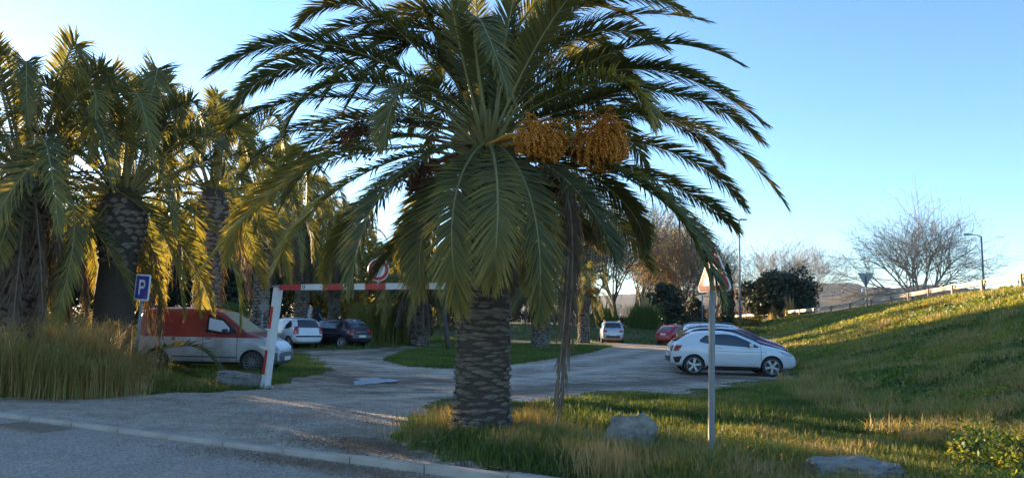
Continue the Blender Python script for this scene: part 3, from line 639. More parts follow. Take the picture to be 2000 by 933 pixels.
# ------------------------------------------------------------------ broadleaf trees
def branches(seed, Hh, spread, stems=1, levels=4, kids=(7, 6, 6), up=.55, trunk_frac=.25, tr=.2, wiggle=.12, asc=.25):
    r_ = random.Random(seed); big = MB(); tw = []; ends = []
    def grow(p, d, L, rad, lev):
        n = 5 if lev < 2 else 3; pts = [p.copy()]; rr = [rad]
        for i in range(n):
            d = (d+Vector((r_.gauss(0, wiggle), r_.gauss(0, wiggle), r_.gauss(0, wiggle)+asc*.12*(1 if lev > 0 else 0)))).normalized()
            p = p+d*L/n; pts.append(p.copy()); rr.append(rad*(1-.75*(i+1)/n) if lev else rad*(1-.4*(i+1)/n))
        if lev < 2: big.tube(pts, rr, 6, cap=False)
        else: tw.append((pts, rr))
        if lev >= levels: ends.append(pts[-1]); ends.append(pts[-2]); return
        kk = kids[lev] if lev < len(kids) else 5
        for k in range(kk):
            f = (.42 if stems > 1 else .3)+(.58 if stems > 1 else .7)*(k+r_.random()*.6)/kk if lev else .75+.25*r_.random()
            if f > 1: f = 1
            x = f*n; i = min(n-1, int(x)); q_ = pts[i].lerp(pts[i+1], x-i)
            dd = (pts[i+1]-pts[i]).normalized(); ax = Vector((r_.gauss(0, 1), r_.gauss(0, 1), r_.gauss(0, .4))).normalized(); ax = (ax-dd*ax.dot(dd)).normalized()
            an = r_.uniform(.35, spread); nd = (dd*cos(an)+ax*sin(an)+Vector((0, 0, up*.25))).normalized()
            grow(q_, nd, L*(r_.uniform(.55, .8) if lev else r_.uniform(.9, 1.25)*(1-trunk_frac)/max(trunk_frac, .25)*.55), max(rad*(.5 if lev else .55)*(1.0-.3*f), .008), lev+1)
    if stems == 1: grow(Vector((0, 0, -.1)), Vector((r_.gauss(0, .04), r_.gauss(0, .04), 1)).normalized(), Hh*trunk_frac, tr, 0)
    else:
        big.tube([Vector((0, 0, -.1)), Vector((0, 0, Hh*.05)), Vector((0, 0, Hh*.1))], [tr*2.2, tr*1.7, tr*1.2], 8)
        for k in range(stems):
            a = 2*pi*k/stems+r_.uniform(-.3, .3); e = spread*r_.uniform(.12, 1.0)
            grow(Vector((cos(a)*.2, sin(a)*.2, Hh*.06)), Vector((cos(a)*sin(e), sin(a)*sin(e), cos(e))), Hh*r_.uniform(.72, .9), tr*r_.uniform(.6, 1), 1)
    # twigs as three-sided prisms in numpy
    V = []; Q = []; b = 0
    for pts, rr in tw:
        for i in range(len(pts)-1):
            d = (pts[i+1]-pts[i]).normalized(); a = d.cross(Vector((.3, .2, .93))).normalized(); c = d.cross(a)
            for p, rad in ((pts[i], rr[i]), (pts[i+1], rr[i+1])):
                for k in range(3): V.append(p+(a*cos(2.094*k)+c*sin(2.094*k))*max(rad, .014))
            for k in range(3): Q.append((b+k, b+(k+1) % 3, b+3+(k+1) % 3, b+3+k))
            b += 6
    return big, np.array([v[:] for v in V]), np.array(Q), np.array([e[:] for e in ends])
def leaf_quads(C, size, r_, flat=.0, tint=None):
    N = len(C); a = r_.normal(0, 1, (N, 3)); a /= np.linalg.norm(a, axis=1)[:, None]; b = np.cross(a, r_.normal(0, 1, (N, 3))); b /= np.linalg.norm(b, axis=1)[:, None]
    s = size*r_.uniform(.6, 1.3, N)[:, None]
    V = np.stack([C-a*s, C+b*s*.55, C+a*s, C-b*s*.55], 1).reshape(-1, 3); q_ = np.arange(N*4).reshape(-1, 4)
    t = r_.random(N) if tint is None else tint
    return V, q_, np.repeat(np.clip(t, 0, 1), 4)
BARE = {}
def bare_tree(px, Y, topy, seed, label, group, kind='bark', leaves=0, key=None, name='bare_tree', lsize=.10, leafmat='leafyel', x=None, **kw):
    X = at(px, 600, Y).x if x is None else x; z = Hs(X, Y); hh = at(px, topy, Y).z-z if topy < 900 else topy-900
    k = (seed, kind, leaves)
    if k not in BARE:
        big, V, Q, E = branches(seed, 10.0, kw.get('spread', .9), kw.get('stems', 1), kw.get('levels', 4), kw.get('kids', (7, 6, 6, 4)), kw.get('up', .5), kw.get('tf', .25), kw.get('tr', .22), kw.get('wig', .12), kw.get('asc', .25))
        mb = big.mesh('limbs', True); mb.materials.append(M[kind if kind != 'bark' else 'bark'])
        zt = max(V[:, 2].max(), 1); sc = 10/zt
        mt = np_mesh('twigs', V*sc, quads=Q); mt.materials.append(M['twigpale' if kind == 'barkpale' else 'twig'])
        for v in mb.vertices: v.co *= sc
        ml = None
        if leaves:
            r_ = np.random.default_rng(seed); idx = r_.integers(0, len(E), leaves); Vl, ql, tl = leaf_quads(E[idx]*sc+r_.normal(0, .25, (leaves, 3)), lsize, r_); ml = np_mesh('leaves', Vl, quads=ql, tint=tl); ml.materials.append(M[leafmat])
        BARE[k] = (mb, mt, ml)
    mb, mt, ml = BARE[k]
    o = empty(name, (X, Y, z), random.uniform(0, 6), label, 'tree', group); s = hh/10; o.scale = (s*kw.get('wide', 1), s*kw.get('wide', 1), s)
    link('limbs', mb, o); tag(link('twigs', mt, o), kind='stuff')
    if ml: tag(link('leaves', ml, o), kind='stuff')
    return o
def bushy(px, Y, topy, rx, label, cat='tree', name='evergreen_tree', n=9000, size=.11, seed=1, shape='round', leafm='leafdark', trunk_h=.2, x=None, group=None, hh=None, tintf=None, gap=.9):
    X = at(px, 600, Y).x if x is None else x; z = Hs(X, Y); hh = at(px, topy, Y).z-z if hh is None else hh
    r_ = np.random.default_rng(seed); o = empty(name, (X, Y, z), 0, label, cat, group)
    mb = MB(); C = []; T = []
    if shape == 'cypress':
        mb.tube([(0, 0, -.1), (0, 0, hh*.8)], [.16, .03], 8)
        zz = r_.uniform(.04, 1, n)**1.0; rr = rx*np.interp(zz, [0, .1, .35, .7, .9, 1], [.55, .85, 1, .72, .35, .04])*(.72+.3*np.sqrt(r_.random(n)))*(1+.12*np.sin(zz*37))
        a = r_.random(n)*2*pi; C = np.stack([np.cos(a)*rr, np.sin(a)*rr, zz*hh], -1); T = r_.random(n)
    else:
        mb.tube([(0, 0, -.1), (.1*rx*.3, 0, hh*.2), (.05, .05, hh*.55)], [.05*hh*.7, .04*hh*.7, .02*hh], 8)
        nb = 46; cs = []
        for k in range(nb):
            a = r_.random()*2*pi; e = np.arcsin(r_.uniform(-.95 if trunk_h < .1 else -.55, 1)); q_ = r_.uniform(.45, .86)
            c = np.array([np.cos(a)*np.cos(e)*rx*q_, np.sin(a)*np.cos(e)*rx*q_, hh*(trunk_h+(1-trunk_h)*.45)+np.sin(e)*hh*(1-trunk_h)*.5*q_]); cs.append(c)
            if k < 12: mb.tube([(0, 0, hh*.18), Vector(c)*.55+Vector((0, 0, hh*.08)), Vector(c)], [.018*hh, .012*hh, .005*hh], 5, cap=False)
        cs = np.array(cs); which = r_.integers(0, nb, n); br = rx*r_.uniform(.20, .36, nb)[which]; d = r_.normal(0, 1, (n, 3)); d /= np.linalg.norm(d, axis=1)[:, None]
        C = cs[which]+d*(br*(.55+.5*r_.random(n)))[:, None]*np.array([1, 1, .8]); C[:, 2] = np.maximum(C[:, 2], .05); T = r_.random(n)*.7+.3*r_.random(nb)[which]
    mb.build('trunk', M['bark'], o, True)
    V, q_, t = leaf_quads(C, size, r_, tint=T); tag(link('crown', np_mesh('crown', V, quads=q_, tint=t), o, [M[leafm]]), kind='stuff')
    return o
# right-hand trees
bare_tree(1795, 62, 352, 11, 'wide bare plane tree with many pale stems standing beyond the guard rail', None, 'barkpale', stems=13, spread=1.12, kids=(0, 8, 6, 5), levels=4, tr=.26, wig=.09, asc=.0, up=.12, wide=.98, name='plane_tree', x=at(1795, 560, 62).x)
bare_tree(1525, 105, 455, 12, 'broad bare tree with whitish twigs rising behind the dark evergreen', None, 'barkpale', stems=9, spread=1.05, kids=(0, 9, 7, 5), levels=4, tr=.16, wig=.12, name='bare_tree', wide=1.25)
bushy(1523, 84, 510, 4.4, 'dark rounded evergreen oak beside the grey lamp post', seed=3, n=16000, size=.20, trunk_h=.02)
bushy(1421, 80, 515, .75, 'narrow dark cypress right behind the triangular warning sign', name='cypress_tree', shape='cypress', n=7000, size=.12, seed=4)
bushy(1303, 82, 545, 2.5, 'dark round bush tree behind the red and silver cars', seed=5, n=8000, size=.16, trunk_h=.02)
bushy(1352, 86, 575, 1.6, 'lower dark bush right beside the dark round bush tree', seed=6, n=5000, size=.14, trunk_h=.02)
TG = 'leafless trees at the back of the car park'
tl = [(1095, 88, 400, 21, 500), (1150, 92, 380, 22, 900), (1205, 86, 395, 23, 1400), (1250, 95, 410, 21, 900), (1290, 99, 425, 22, 500), (1330, 92, 440, 23, 1400), (1370, 98, 470, 22, 900), (1040, 90, 420, 23, 1400),
      (985, 95, 430, 21, 500), (1395, 104, 500, 23, 1400), (1225, 110, 440, 22, 500)]
TL = ['leafless tree directly behind the small palm with orange fruit', 'yellow-leaved thin tree between the orange-fruited palm and the silver car', 'yellowing tree right above the small silver crossover', 'yellowing tree above the pampas grass plumes', 'leafless tree left of the dark round bush tree', 'densest yellowing tree, behind the dark round bush tree',
      'yellowing tree just left of the warning signpost', 'yellowing tree framed between the big trunk and the hanging dead frond', 'leafless tree just right of the big palm trunk, under its crown', 'low yellowing tree between the warning sign and the street lamp', 'small distant leafless tree between two yellowing trees in the back row']
for i, (px, Y, ty, sd, lv) in enumerate(tl):
    bare_tree(px, Y, ty-42, sd, TL[i], 'bare and yellowing trees at the back of the car park', 'bark', leaves=int(lv*1.6), lsize=.08, kids=(9, 7, 6, 4), wide=.9, spread=.7)
# golden and olive trees far left, they also shade the lot
FRW = [(590, 63, 405, 4.6, 'leafyel', 'golden-leaved tree right behind the palm over the white hatchback'), (680, 62, 418, 5.0, 'leafyel', 'golden-leaved tree in the gap above the round barrier sign'), (790, 88, 436, 5.5, 'leafyel', 'golden-leaved tree behind the low drooping palm'), (880, 92, 440, 5.5, 'leafyel', 'golden-leaved tree behind the upper part of the big trunk'),
 (505, 61, 388, 5.4, 'leafdark', 'dark broad tree behind the palm over the silver car'), (420, 60, 380, 5.4, 'leafdark', 'dark broad tree behind the palm over the red and grey van'), (330, 60, 375, 5.6, 'leafdark', 'dark broad tree seen between the two left palms'), (235, 60, 375, 5.6, 'leafdark', 'dark broad tree behind the bulging palm trunk'), (130, 60, 380, 6, 'leafdark', 'dark broad tree behind the tall straw grass'), (10, 60, 410, 6, 'leafdark', 'dark broad tree at the far left edge'),
 (838, 77, 488, 3.6, 'leafdark', 'dark tree added to shade the bank, behind the slim leaning trunk and the low drooping palm'), (905, 76, 474, 4.2, 'leafdark', 'dark tree added to shade the bank, hidden behind the big scarred trunk'), (972, 77, 478, 4.0, 'leafdark', 'dark tree added to shade the bank, just right of the big scarred trunk, beyond the island palm')]  # these dark trees are added so their shade falls on the bank
for i, (px, Y, ty, rx, lm, lb_) in enumerate(FRW):
    bushy(px, Y, ty, rx, lb_, name='broadleaf_tree', n=12000, size=.22, seed=20+i, leafm=lm, trunk_h=.05)
for i, (x, y_) in enumerate([(-88, 58), (-74, 50), (-62, 62), (-50, 56), (-30, 29), (-36, 34), (-42, 40)]):
    bushy(0, y_, 0, 5.2, 'unseen dark green broad tree added beyond the left edge to cast shade', name='broadleaf_tree', n=6000, size=.24, seed=40+i, x=x, hh=random.uniform(7.5, 9.5), trunk_h=.05, group='added shade trees beyond the left edge')  # unseen trees, added only to cast shade over road and lot
# low hedge along the far road
def hedge(name, x0, x1, Y, h, label, seed, n=12000, leafm='leafdark', depth=1.6, size=.11):
    r_ = np.random.default_rng(seed); x = r_.uniform(x0, x1, n); y = Y+r_.normal(0, depth*.4, n); hh = h*(.75+.35*noise2(x, y, .8, seed)); z = np.sqrt(r_.random(n))*hh
    C = np.stack([x, y, z+H(x, y)], -1); V, q_, t = leaf_quads(C, size, r_); o = link(name, np_mesh(name, V, quads=q_, tint=t), None, [M[leafm]]); return tag(o, label, 'hedge')
hedge('hedge', -34, -1, 80, 1.7, 'long brownish hedge beyond the far road on the left', 61, 14000, 'leafdark')
hedge('hedge', -1, 26, 81, 1.5, 'long grey-green hedge beyond the far road on the right', 62, 14000, 'leafdark')
hedge('scrub', 30, 75, 120, 2.6, 'brown leafless scrub far beyond the guard rail on the right', 63, 12000, 'litter', 6, .16)
hedge('scrub', 24.5, 27, 78, 1.4, 'yellow bush below the far end of the guard rail', 64, 2500, 'leafyel', 1.5, .12)
hedge('scrub', -13, -2, 63.5, .9, 'dark green bank growth under the far road at left', 65, 6000, 'leafdark', 1.8, .08)

# ------------------------------------------------------------------ grasses
def blades_mesh(name, x, y, h, wd, lean, tint, r_, z=None, curve=.35):
    N = len(x); z = H(x, y)-.015 if z is None else z; P = np.stack([x, y, z], -1); a = r_.random(N)*2*pi; d = np.stack([np.cos(a), np.sin(a), np.zeros(N)], -1)
    b = r_.random(N)*2*pi; ld = np.stack([np.cos(b), np.sin(b), np.zeros(N)], -1)*(lean*r_.random(N)**.7)[:, None]
    h3 = h[:, None]; U = np.array([0, 0, 1.0]); W = wd[:, None] if hasattr(wd, '__len__') else wd
    m = P+U*h3*.55+ld*h3*.35; t = P+U*h3*(1-curve*np.linalg.norm(ld, axis=1)[:, None])+ld*h3
    V = np.stack([P-d*W, P+d*W, m+d*W*.7, m-d*W*.7, t], 1).reshape(-1, 3); k = np.arange(N)*5
    ti = np.repeat(np.clip(tint, 0, 1), 5)
    return np_mesh(name, V, quads=np.stack([k, k+1, k+2, k+3], -1), tris=np.stack([k+3, k+2, k+4], -1), tint=ti)
def grass(name, x, y, h, wd, lean, tint, seed, label, cat='grass'):
    r_ = np.random.default_rng(seed); me = blades_mesh(name, x, y, h, wd, lean, tint, r_)
    o = link(name, me, None, [M['grass']]); return tag(o, label, cat, kind='stuff')
def polar(n, px0, px1, d0, d1, r_, p=1.0):
    px = r_.uniform(px0, px1, n); u = r_.random(n); d = d0*(d1/d0)**u if p == 1 else d0+(d1-d0)*u
    return (px-1000)/F*d, d
r1 = np.random.default_rng(5)
# verge and bank, right
x, y = polar(210000, 780, 2150, 6.6, 30, r1); m = lotmask(x, y); k = (m < .05) & (x > -1.6) & (kdist(x, y) > .35) & (x < Xtop(y)-1); x, y = x[k], y[k]
near = np.exp(-((x-2.2)/2.6)**2-((y-8.6)/1.9)**2); dry = noise2(x, y, .9, 2)*.35+noise2(x, y, 3, 1)*.2
tint = .42+dry*.85+r1.normal(0, .13, len(x))+.28*near; green = np.exp(-((x-3.2)/3.4)**2-((y-12.5)/1.5)**2); tint -= .25*green
edge = np.clip(-lotmask(x, y)/1.2, .25, 1); h = (.10+.10*r1.random(len(x))+.22*near*r1.random(len(x))+.10*green)*edge*(1+.3*noise2(x, y, 1.6, 4)); 
grass('verge_grass', x, y, h, .0035+.0009*y/2, .7, tint, 6, 'mixed green and dry grass over the right verge and lower bank')
# tall dry stalk tufts in the foreground verge
def tufts(name, cs, hts, nper, tint0, seed, label, spread=.22, wd=.004, lean=.55):
    r_ = np.random.default_rng(seed); X = []; Y = []; Hh = []; T = []
    for i, ((cx, cy), hh) in enumerate(zip(cs, hts)):
        X.append(cx+r_.normal(0, spread, nper)); Y.append(cy+r_.normal(0, spread, nper)); Hh.append(hh*r_.uniform(.5, 1.1, nper)); T.append(tint0[i % len(tint0)]+r_.normal(0, .12, nper))
    X, Y, Hh, T = map(np.concatenate, (X, Y, Hh, T)); k = kdist(X, Y) > .25; X, Y, Hh, T = X[k], Y[k], Hh[k], T[k]
    me = blades_mesh(name, X, Y, Hh, np.full(len(X), wd), lean, T, r_, curve=.45); return tag(link(name, me, None, [M['grass']]), label, 'grass', kind='stuff')
FT = [(1060, 850), (1110, 860), (1165, 880), (1215, 900), (1270, 905), (1320, 905), (1130, 905), (1180, 925), (1040, 835), (1250, 870), (1300, 880), (1350, 895), (1420, 905), (1480, 915), (1540, 920), (1590, 905), (1380, 925), (840, 855), (865, 835), (820, 850), (1005, 880), (1010, 840), (1330, 930), (1230, 935)]
tufts('dry_grass_tuft', [tuple(gp(a, b)[:2]) for a, b in FT], [random.uniform(.24, .5) for _ in FT], 480, [.86, .7, .92, .78, .5], 8, 'dry straw-brown tall grass in the foreground verge between palm trunk and signpost', .2, .0032, .75)
FG = [(960, 860), (1000, 880), (1040, 895), (1090, 900), (920, 870), (1140, 800), (1190, 790), (1240, 785), (1300, 800), (1350, 805), (1440, 810), (1500, 820), (1110, 790), (880, 860), (1560, 830), (980, 900), (1060, 915)]
tufts('green_grass_tuft', [tuple(gp(a, b)[:2]) for a, b in FG], [random.uniform(.2, .36) for _ in FG], 420, [.22, .3, .4, .25], 9, 'fresh green grass tufts in the verge around the big palm trunk', .26, .006, .6)
# island, back strip, left verge
r2 = np.random.default_rng(11)
x, y = polar(90000, 730, 1230, 24, 48, r2, 0); k = poly_sd(ISLAND, x, y) > -.1; x, y = x[k], y[k]
grass('island_grass', x, y, .08+.12*r2.random(len(x)), .012, .5, .30+.2*noise2(x, y, .8)+r2.normal(0, .08, len(x)), 12, 'green grass growing on the island in the middle of the car park')
x, y = polar(90000, -80, 1500, 36, 68, r2, 0); k = (lotmask(x, y) < -.1) & (poly_sd(ISLAND, x, y) < -.5) & (y < 66.5) & (x < Xtop(y)-1); x, y = x[k], y[k]
grass('back_grass', x, y, .1+.16*r2.random(len(x)), .02, .5, .3+.25*noise2(x, y, .5)+r2.normal(0, .1, len(x)), 13, 'green grass strip along the back of the car park')
x, y = polar(120000, -120, 660, 12, 30, r2, 0); k = (lotmask(x, y) < 0); x, y = x[k], y[k]
grass('left_grass', x, y, .07+.12*r2.random(len(x)), .007, .6, .38+.25*noise2(x, y, .9)+r2.normal(0, .1, len(x)), 14, 'short grass under and around the red and grey van')
# bank weeds: leafy and denser, seen at 15 to 75 m
x, y = polar(150000, 1330, 2150, 14, 80, r2); k = (x > Xfoot(y)+.5) & (x < Xtop(y)+.3); x, y = x[k], y[k]; n_ = len(x)
hgt = .10+.18*np.clip(noise2(x, y, .55, 5)+.3, 0, 1); C = np.stack([x, y, H(x, y)+r2.random(n_)*hgt], -1)
V, q, t = leaf_quads(C, 1.0, r2, tint=np.clip(.5+.5*noise2(x, y, .38, 9)+r2.normal(0, .15, n_), 0, 1)); Cc = np.repeat(C, 4, 0); V = Cc+(V-Cc)*np.repeat(.020+.0018*y, 4)[:, None]
tag(link('bank_weeds', np_mesh('bank_weeds', V, quads=q, tint=t), None, [M['weed']]), 'leafy green and yellow weeds covering the embankment slope', 'weeds', kind='stuff')
x, y = polar(90000, 1330, 2150, 22, 80, r2); k = (x > Xfoot(y)) & (x < Xtop(y)-.3); x, y = x[k], y[k]
grass('bank_grass', x, y, .10+.22*r2.random(len(x)), .004+.00035*y, .7, .55+.5*noise2(x, y, .35, 3)+r2.normal(0, .13, len(x)), 15, 'tufted grass growing on the embankment slope')

x, y = polar(160000, 1250, 2150, 9, 70, r2); k = (x > Xfoot(y)-1.5) & (x < Xtop(y)-.3) & (noise2(x, y, .9, 17)+.5*noise2(x, y, 2.7, 4) > .18); x, y = x[k], y[k]
grass('dry_bank_grass', x, y, .18+.30*r2.random(len(x)), .004+.00028*y, .9, .74+.2*noise2(x, y, 1.1, 8)+r2.normal(0, .1, len(x)), 18, 'dry brown rank grass in patches on the embankment')
# tall fountain grasses, pampas
def pampas(cx, cy, h, rad, n, tint0, label, seed, plumes=0, name='pampas_grass', wd=.006, lean=1.1, ph=1.0, group=None, raw=False):
    r_ = np.random.default_rng(seed); xx = r_.normal(0, rad*.4, n); yy = r_.normal(0, rad*.4, n); h_ = h*r_.uniform(.55, 1.15, n)
    # arching blades in 4 segments
    a = r_.random(n)*2*pi; ld = np.stack([np.cos(a), np.sin(a), 0*a], -1)*(lean*r_.uniform(.1, 1, n))[:, None]; P = np.stack([xx, yy, 0*xx], -1); d = np.stack([-np.sin(a), np.cos(a), 0*a], -1)
    vs = []; fr_ = [0, .3, .6, .85, 1.0]; hp = [0, .42, .72, .80, .70]; lp = [0, .12, .38, .66, .85]
    for s, hh, ll in zip(fr_, hp, lp):
        c = P+np.array([0, 0, 1.])*(h_*hh)[:, None]+ld*(h_*ll)[:, None]; w_ = wd*(1-s)*.9+.0012; vs += [c-d*w_, c+d*w_]
    V = np.stack(vs, 1).reshape(-1, 3); k = np.arange(n)*10; q = np.concatenate([np.stack([k+2*j, k+2*j+1, k+2*j+3, k+2*j+2], -1) for j in range(4)])
    if raw: return V+np.array([cx, cy, Hs(cx, cy)-.02]), q, np.repeat(np.clip(tint0+r_.normal(0, .14, n), 0, 1), 10)
    o = link(name, np_mesh(name, V, quads=q, tint=np.repeat(np.clip(tint0+r_.normal(0, .14, n), 0, 1), 10)), None, [M['grass']]); o.location = (cx, cy, Hs(cx, cy)-.02); tag(o, label, 'ornamental grass', group)
    for k in range(plumes):
        a = r_.random()*2*pi; e = r_.uniform(.02, .3); L = h*ph*r_.uniform(.95, 1.3); top = Vector((cos(a)*sin(e), sin(a)*sin(e), cos(e)))*L; mb = MB(); mb.tube([(0, 0, 0), top*.75], [.006, .004], 3)
        N = 240; tt = r_.random(N); c = np.array(top)[None]*(.7+.34*tt)[:, None]+r_.normal(0, .035, (N, 3))*(1.1-tt)[:, None]*1.2
        Vq, qq, _ = leaf_quads(c, .06, r_); mb.add(Vq.tolist(), qq.tolist()); mb.build('plume', M['pampas'], o)
    return o
q0 = gp(140, 745); 
rg = random.Random(5)
FGR = [(rg.uniform(-110, 255), rg.choice((772, 768, 760, 750, 738, 725)), rg.uniform(.7, 1.75), rg.randint(500, 900), rg.uniform(.68, .92)) for _ in range(34)]+[(rg.uniform(262, 395), rg.uniform(750, 762), rg.uniform(.28, .62), rg.randint(500, 800), rg.uniform(.4, .7)) for _ in range(14)]
for nm, sel, lab in (('tall_grass', lambda a: a < 260, 'tall arching straw-coloured grass left of the parking sign'), ('green_gold_grass', lambda a: a >= 260, 'lower green-gold grass at the foot of the parking sign')):
    VV = []; QQ = []; TT = []; nb_ = 0
    for i, (a, b, h, n_, ti) in enumerate(FGR):
        if sel(a):
            p = gp(a, b); v_, q_, t_ = pampas(p.x, p.y, h*(1 if a < 180 else .8 if a < 225 else .5), .34+.3*h, n_, ti, '', 70+i, wd=.0048, lean=1.15, raw=True); VV.append(v_); QQ.append(q_+nb_); TT.append(t_); nb_ += len(v_)
    tag(link(nm, np_mesh(nm, np.concatenate(VV), quads=np.concatenate(QQ), tint=np.concatenate(TT)), None, [M['grass']]), lab, 'grass', kind='stuff')
p = gp(60, 690); pampas(p.x, p.y, 1.9, 1.0, 1500, .7, 'sunlit reed clump with pale plumes at the far left edge', 90, 6, ph=1.1)
p = gp(1255, 664); pampas(p.x+.3, p.y+.8, 2.3, 1.5, 3600, .28, 'large pampas grass with cream plumes behind the silver and red cars', 91, 16, wd=.011, lean=.8, ph=1.0)
p = gp(1182, 662); pampas(p.x, p.y+1, 2.0, 1.3, 2200, .35, 'pampas grass clump just left of the small silver car', 92, 4, wd=.011, lean=.9)
p = gp(735, 672); pampas(p.x, p.y+1, 2.7, 1.8, 4200, .55, 'tall grey-green pampas clump right of the dark plum hatchback', 93, 0, wd=.012, lean=.8)
p = gp(765, 668); pampas(p.x, p.y+1, 2.4, 1.5, 2600, .5, 'second grey-green pampas clump next to the low drooping palm', 94, 0, wd=.012, lean=.8)
p = gp(450, 655); pampas(p.x, p.y, 2.8, 1.6, 2400, .45, 'grey-green pampas clump behind the van roof and silver car', 95, 0, wd=.012, lean=.8)
for i, (px, Y, h) in enumerate([(1510, 82, 1.5), (1543, 80, 2.0)]):
    q_ = at(px, 610, Y); pampas(q_.x, Y, h, .5, 600, .85, 'pale dry reed tuft at the foot of the dark evergreen, ' + ('left one' if i == 0 else 'right one'), 96+i, 6, name='reed_tuft', wd=.014, lean=.3)
# sunlit saplings and weeds at right edge of the slope
WB = ['largest yellow-green leafy weed bush on the slope at the right edge', 'yellow-green weed bush cut by the right edge, upper one', 'small leafy weed bush left of the largest one on the slope', 'yellow-green weed bush cut by the right edge, lower one', 'smallest and leftmost leafy weed bush low on the slope']
for i, (px, py, z) in enumerate([(1960, 750, 1.15), (1995, 738, 1.3), (1925, 765, .9), (1995, 775, .9), (1880, 780, .7)]):
    g_ = gp(px, py, z); g_.z = Hs(g_.x, g_.y); bushy(0, g_.y, 0, .55, WB[i], 'bush', 'weed_bush', 700, .03, 110+i, leafm='weed', x=g_.x, hh=.5, trunk_h=.0)

# ------------------------------------------------------------------ rocks
def rock(name, c, d, seed, m, label, rz=0, flat=.0, blocky=False):
    bm = bmesh.new(); bmesh.ops.create_icosphere(bm, subdivisions=5, radius=1); r_ = random.Random(seed); off = Vector((seed*3.1, seed*1.7, 0)); from mathutils import noise as N_
    planes = [(Vector((r_.gauss(0, 1), r_.gauss(0, 1), r_.gauss(.2, .8))).normalized(), r_.uniform(.5, .85)) for _ in range(14)]
    for v in bm.verts:
        p = v.co.copy()
        if blocky: p = Vector([math.copysign(abs(q_)**.45, q_) for q_ in p])*.8
        for nn, dd in planes:
            k = p.dot(nn)-dd*(1.25 if blocky else 1)
            if k > 0: p -= nn*k
        p += p.normalized()*(N_.noise(v.co*1.6+off)*.16+abs(N_.noise(v.co*4+off))*-.14+N_.noise(v.co*12+off)*.05); v.co = Vector((p.x*d[0], p.y*d[1], p.z*d[2]))
    me = bpy.data.meshes.new(name); bm.to_mesh(me); bm.free()
    o = link(name, me, None, [m]); o.location = c; o.rotation_euler = (0, 0, rz); return tag(o, label, 'rock')
g_ = gp(1232, 885); rock('boulder', (g_.x, g_.y, .14), (.42, .36, .40), 3, M['rock'], 'grey rounded boulder half hidden in dry grass right of the palm trunk')
g_ = gp(1685, 945); rock('flat_boulder', (g_.x, g_.y, .06), (.78, .42, .28), 5, M['rock'], 'flat grey boulder at the bottom right edge of the verge', .1)
g_ = gp(452, 757); rock('stone_block', (g_.x, g_.y+.25, .12), (.66, .33, .30), 8, M['block'], 'rough squared stone block between the van and the white and red barrier post', .02, blocky=True)

# ------------------------------------------------------------------ puddles, litter, gravel, twigs
def puddle(px, py, rx, ry, seed, label):
    c = gp(px, py); r_ = random.Random(seed); n = 40; V = [(0, 0, 0)]
    for k in range(n):
        a = 2*pi*k/n; s = 1+.22*sin(3*a+seed)+.12*sin(7*a+seed*2)+r_.uniform(-.06, .06); V.append((cos(a)*rx*s, sin(a)*ry*s, 0))
    me = np_mesh('puddle', V, tris=[(0, 1+k, 1+(k+1) % n) for k in range(n)]); o = link('puddle', me, None, [M['water']]); o.location = (c.x, c.y, Hs(c.x, c.y)-.024); tag(o, label, 'puddle')
puddle(728, 741, .52, .95, 1, 'puddle with sky reflection painted into its pale colour, in the dirt in front of the barrier')
puddle(1018, 776, .28, .40, 5, 'small puddle between the palm trunk and the hanging dead frond')
puddle(1010, 789, .35, .25, 9, 'narrow wet puddle at the edge of the verge right of the palm trunk')
def scatter(name, cx, cy, sx, sy, n, m, size, label, seed, f=None, ang_=0.0):
    r_ = np.random.default_rng(seed); x = r_.normal(0, sx, n); y = r_.normal(0, sy, n); c, s = cos(ang_), sin(ang_); X = cx+x*c-y*s; Y = cy+x*s+y*c
    if f is not None: k = f(X, Y); X, Y = X[k], Y[k]
    z = np.where(kdist(X, Y) > 0, H(X, Y)-.02, -.03); C = np.stack([X, Y, z+.008], -1); N = len(C); a = r_.random(N)*2*pi; s_ = size*r_.uniform(.5, 1.4, N)
    A = np.stack([np.cos(a), np.sin(a), r_.normal(0, .3, N)], -1)*s_[:, None]; B = np.stack([-np.sin(a), np.cos(a), r_.normal(0, .3, N)], -1)*s_[:, None]*.6; Z = np.array([0, 0, 1.])*s_[:, None]*.5
    V = np.stack([C-A, C-B, C+A, C+B, C+Z], 1).reshape(-1, 3); k = np.arange(N)*5; T = np.concatenate([np.stack([k+i, k+(i+1) % 4, k+4], -1) for i in range(4)])
    tag(link(name, np_mesh(name, V, tris=T), None, [m]), label, 'litter', kind='stuff')
g_ = gp(760, 870); scatter('leaf_litter', g_.x, g_.y, .75, .28, 4500, M['litter'], .014, 'fallen brown leaf litter on the apron beside the kerb', 1, lambda X, Y: kdist(X, Y) > .02, ang)
g_ = gp(640, 905); scatter('leaf_litter', g_.x, g_.y, 1.1, .15, 2600, M['litter'], .013, 'fallen leaves and grit gathered in the road gutter', 2, lambda X, Y: kdist(X, Y) < -.2, ang)
g_ = gp(800, 830); scatter('gravel', g_.x, g_.y, 3.4, 1.2, 14000, M['gravel'], .012, 'loose gravel strewn over the entrance apron', 3, lambda X, Y: (kdist(X, Y) > .03), ang)
g_ = gp(1060, 925); scatter('gravel', g_.x, g_.y, .7, .25, 2500, M['gravel'], .012, 'loose gravel along the verge edge at the bottom of the picture', 4, lambda X, Y: (kdist(X, Y) > .03), ang)
g_ = gp(860, 866)
tw_ = empty('fallen_twig', (g_.x, g_.y, .0), .1, 'pale forked fallen twig on the apron just left of the palm trunk base', 'twig')
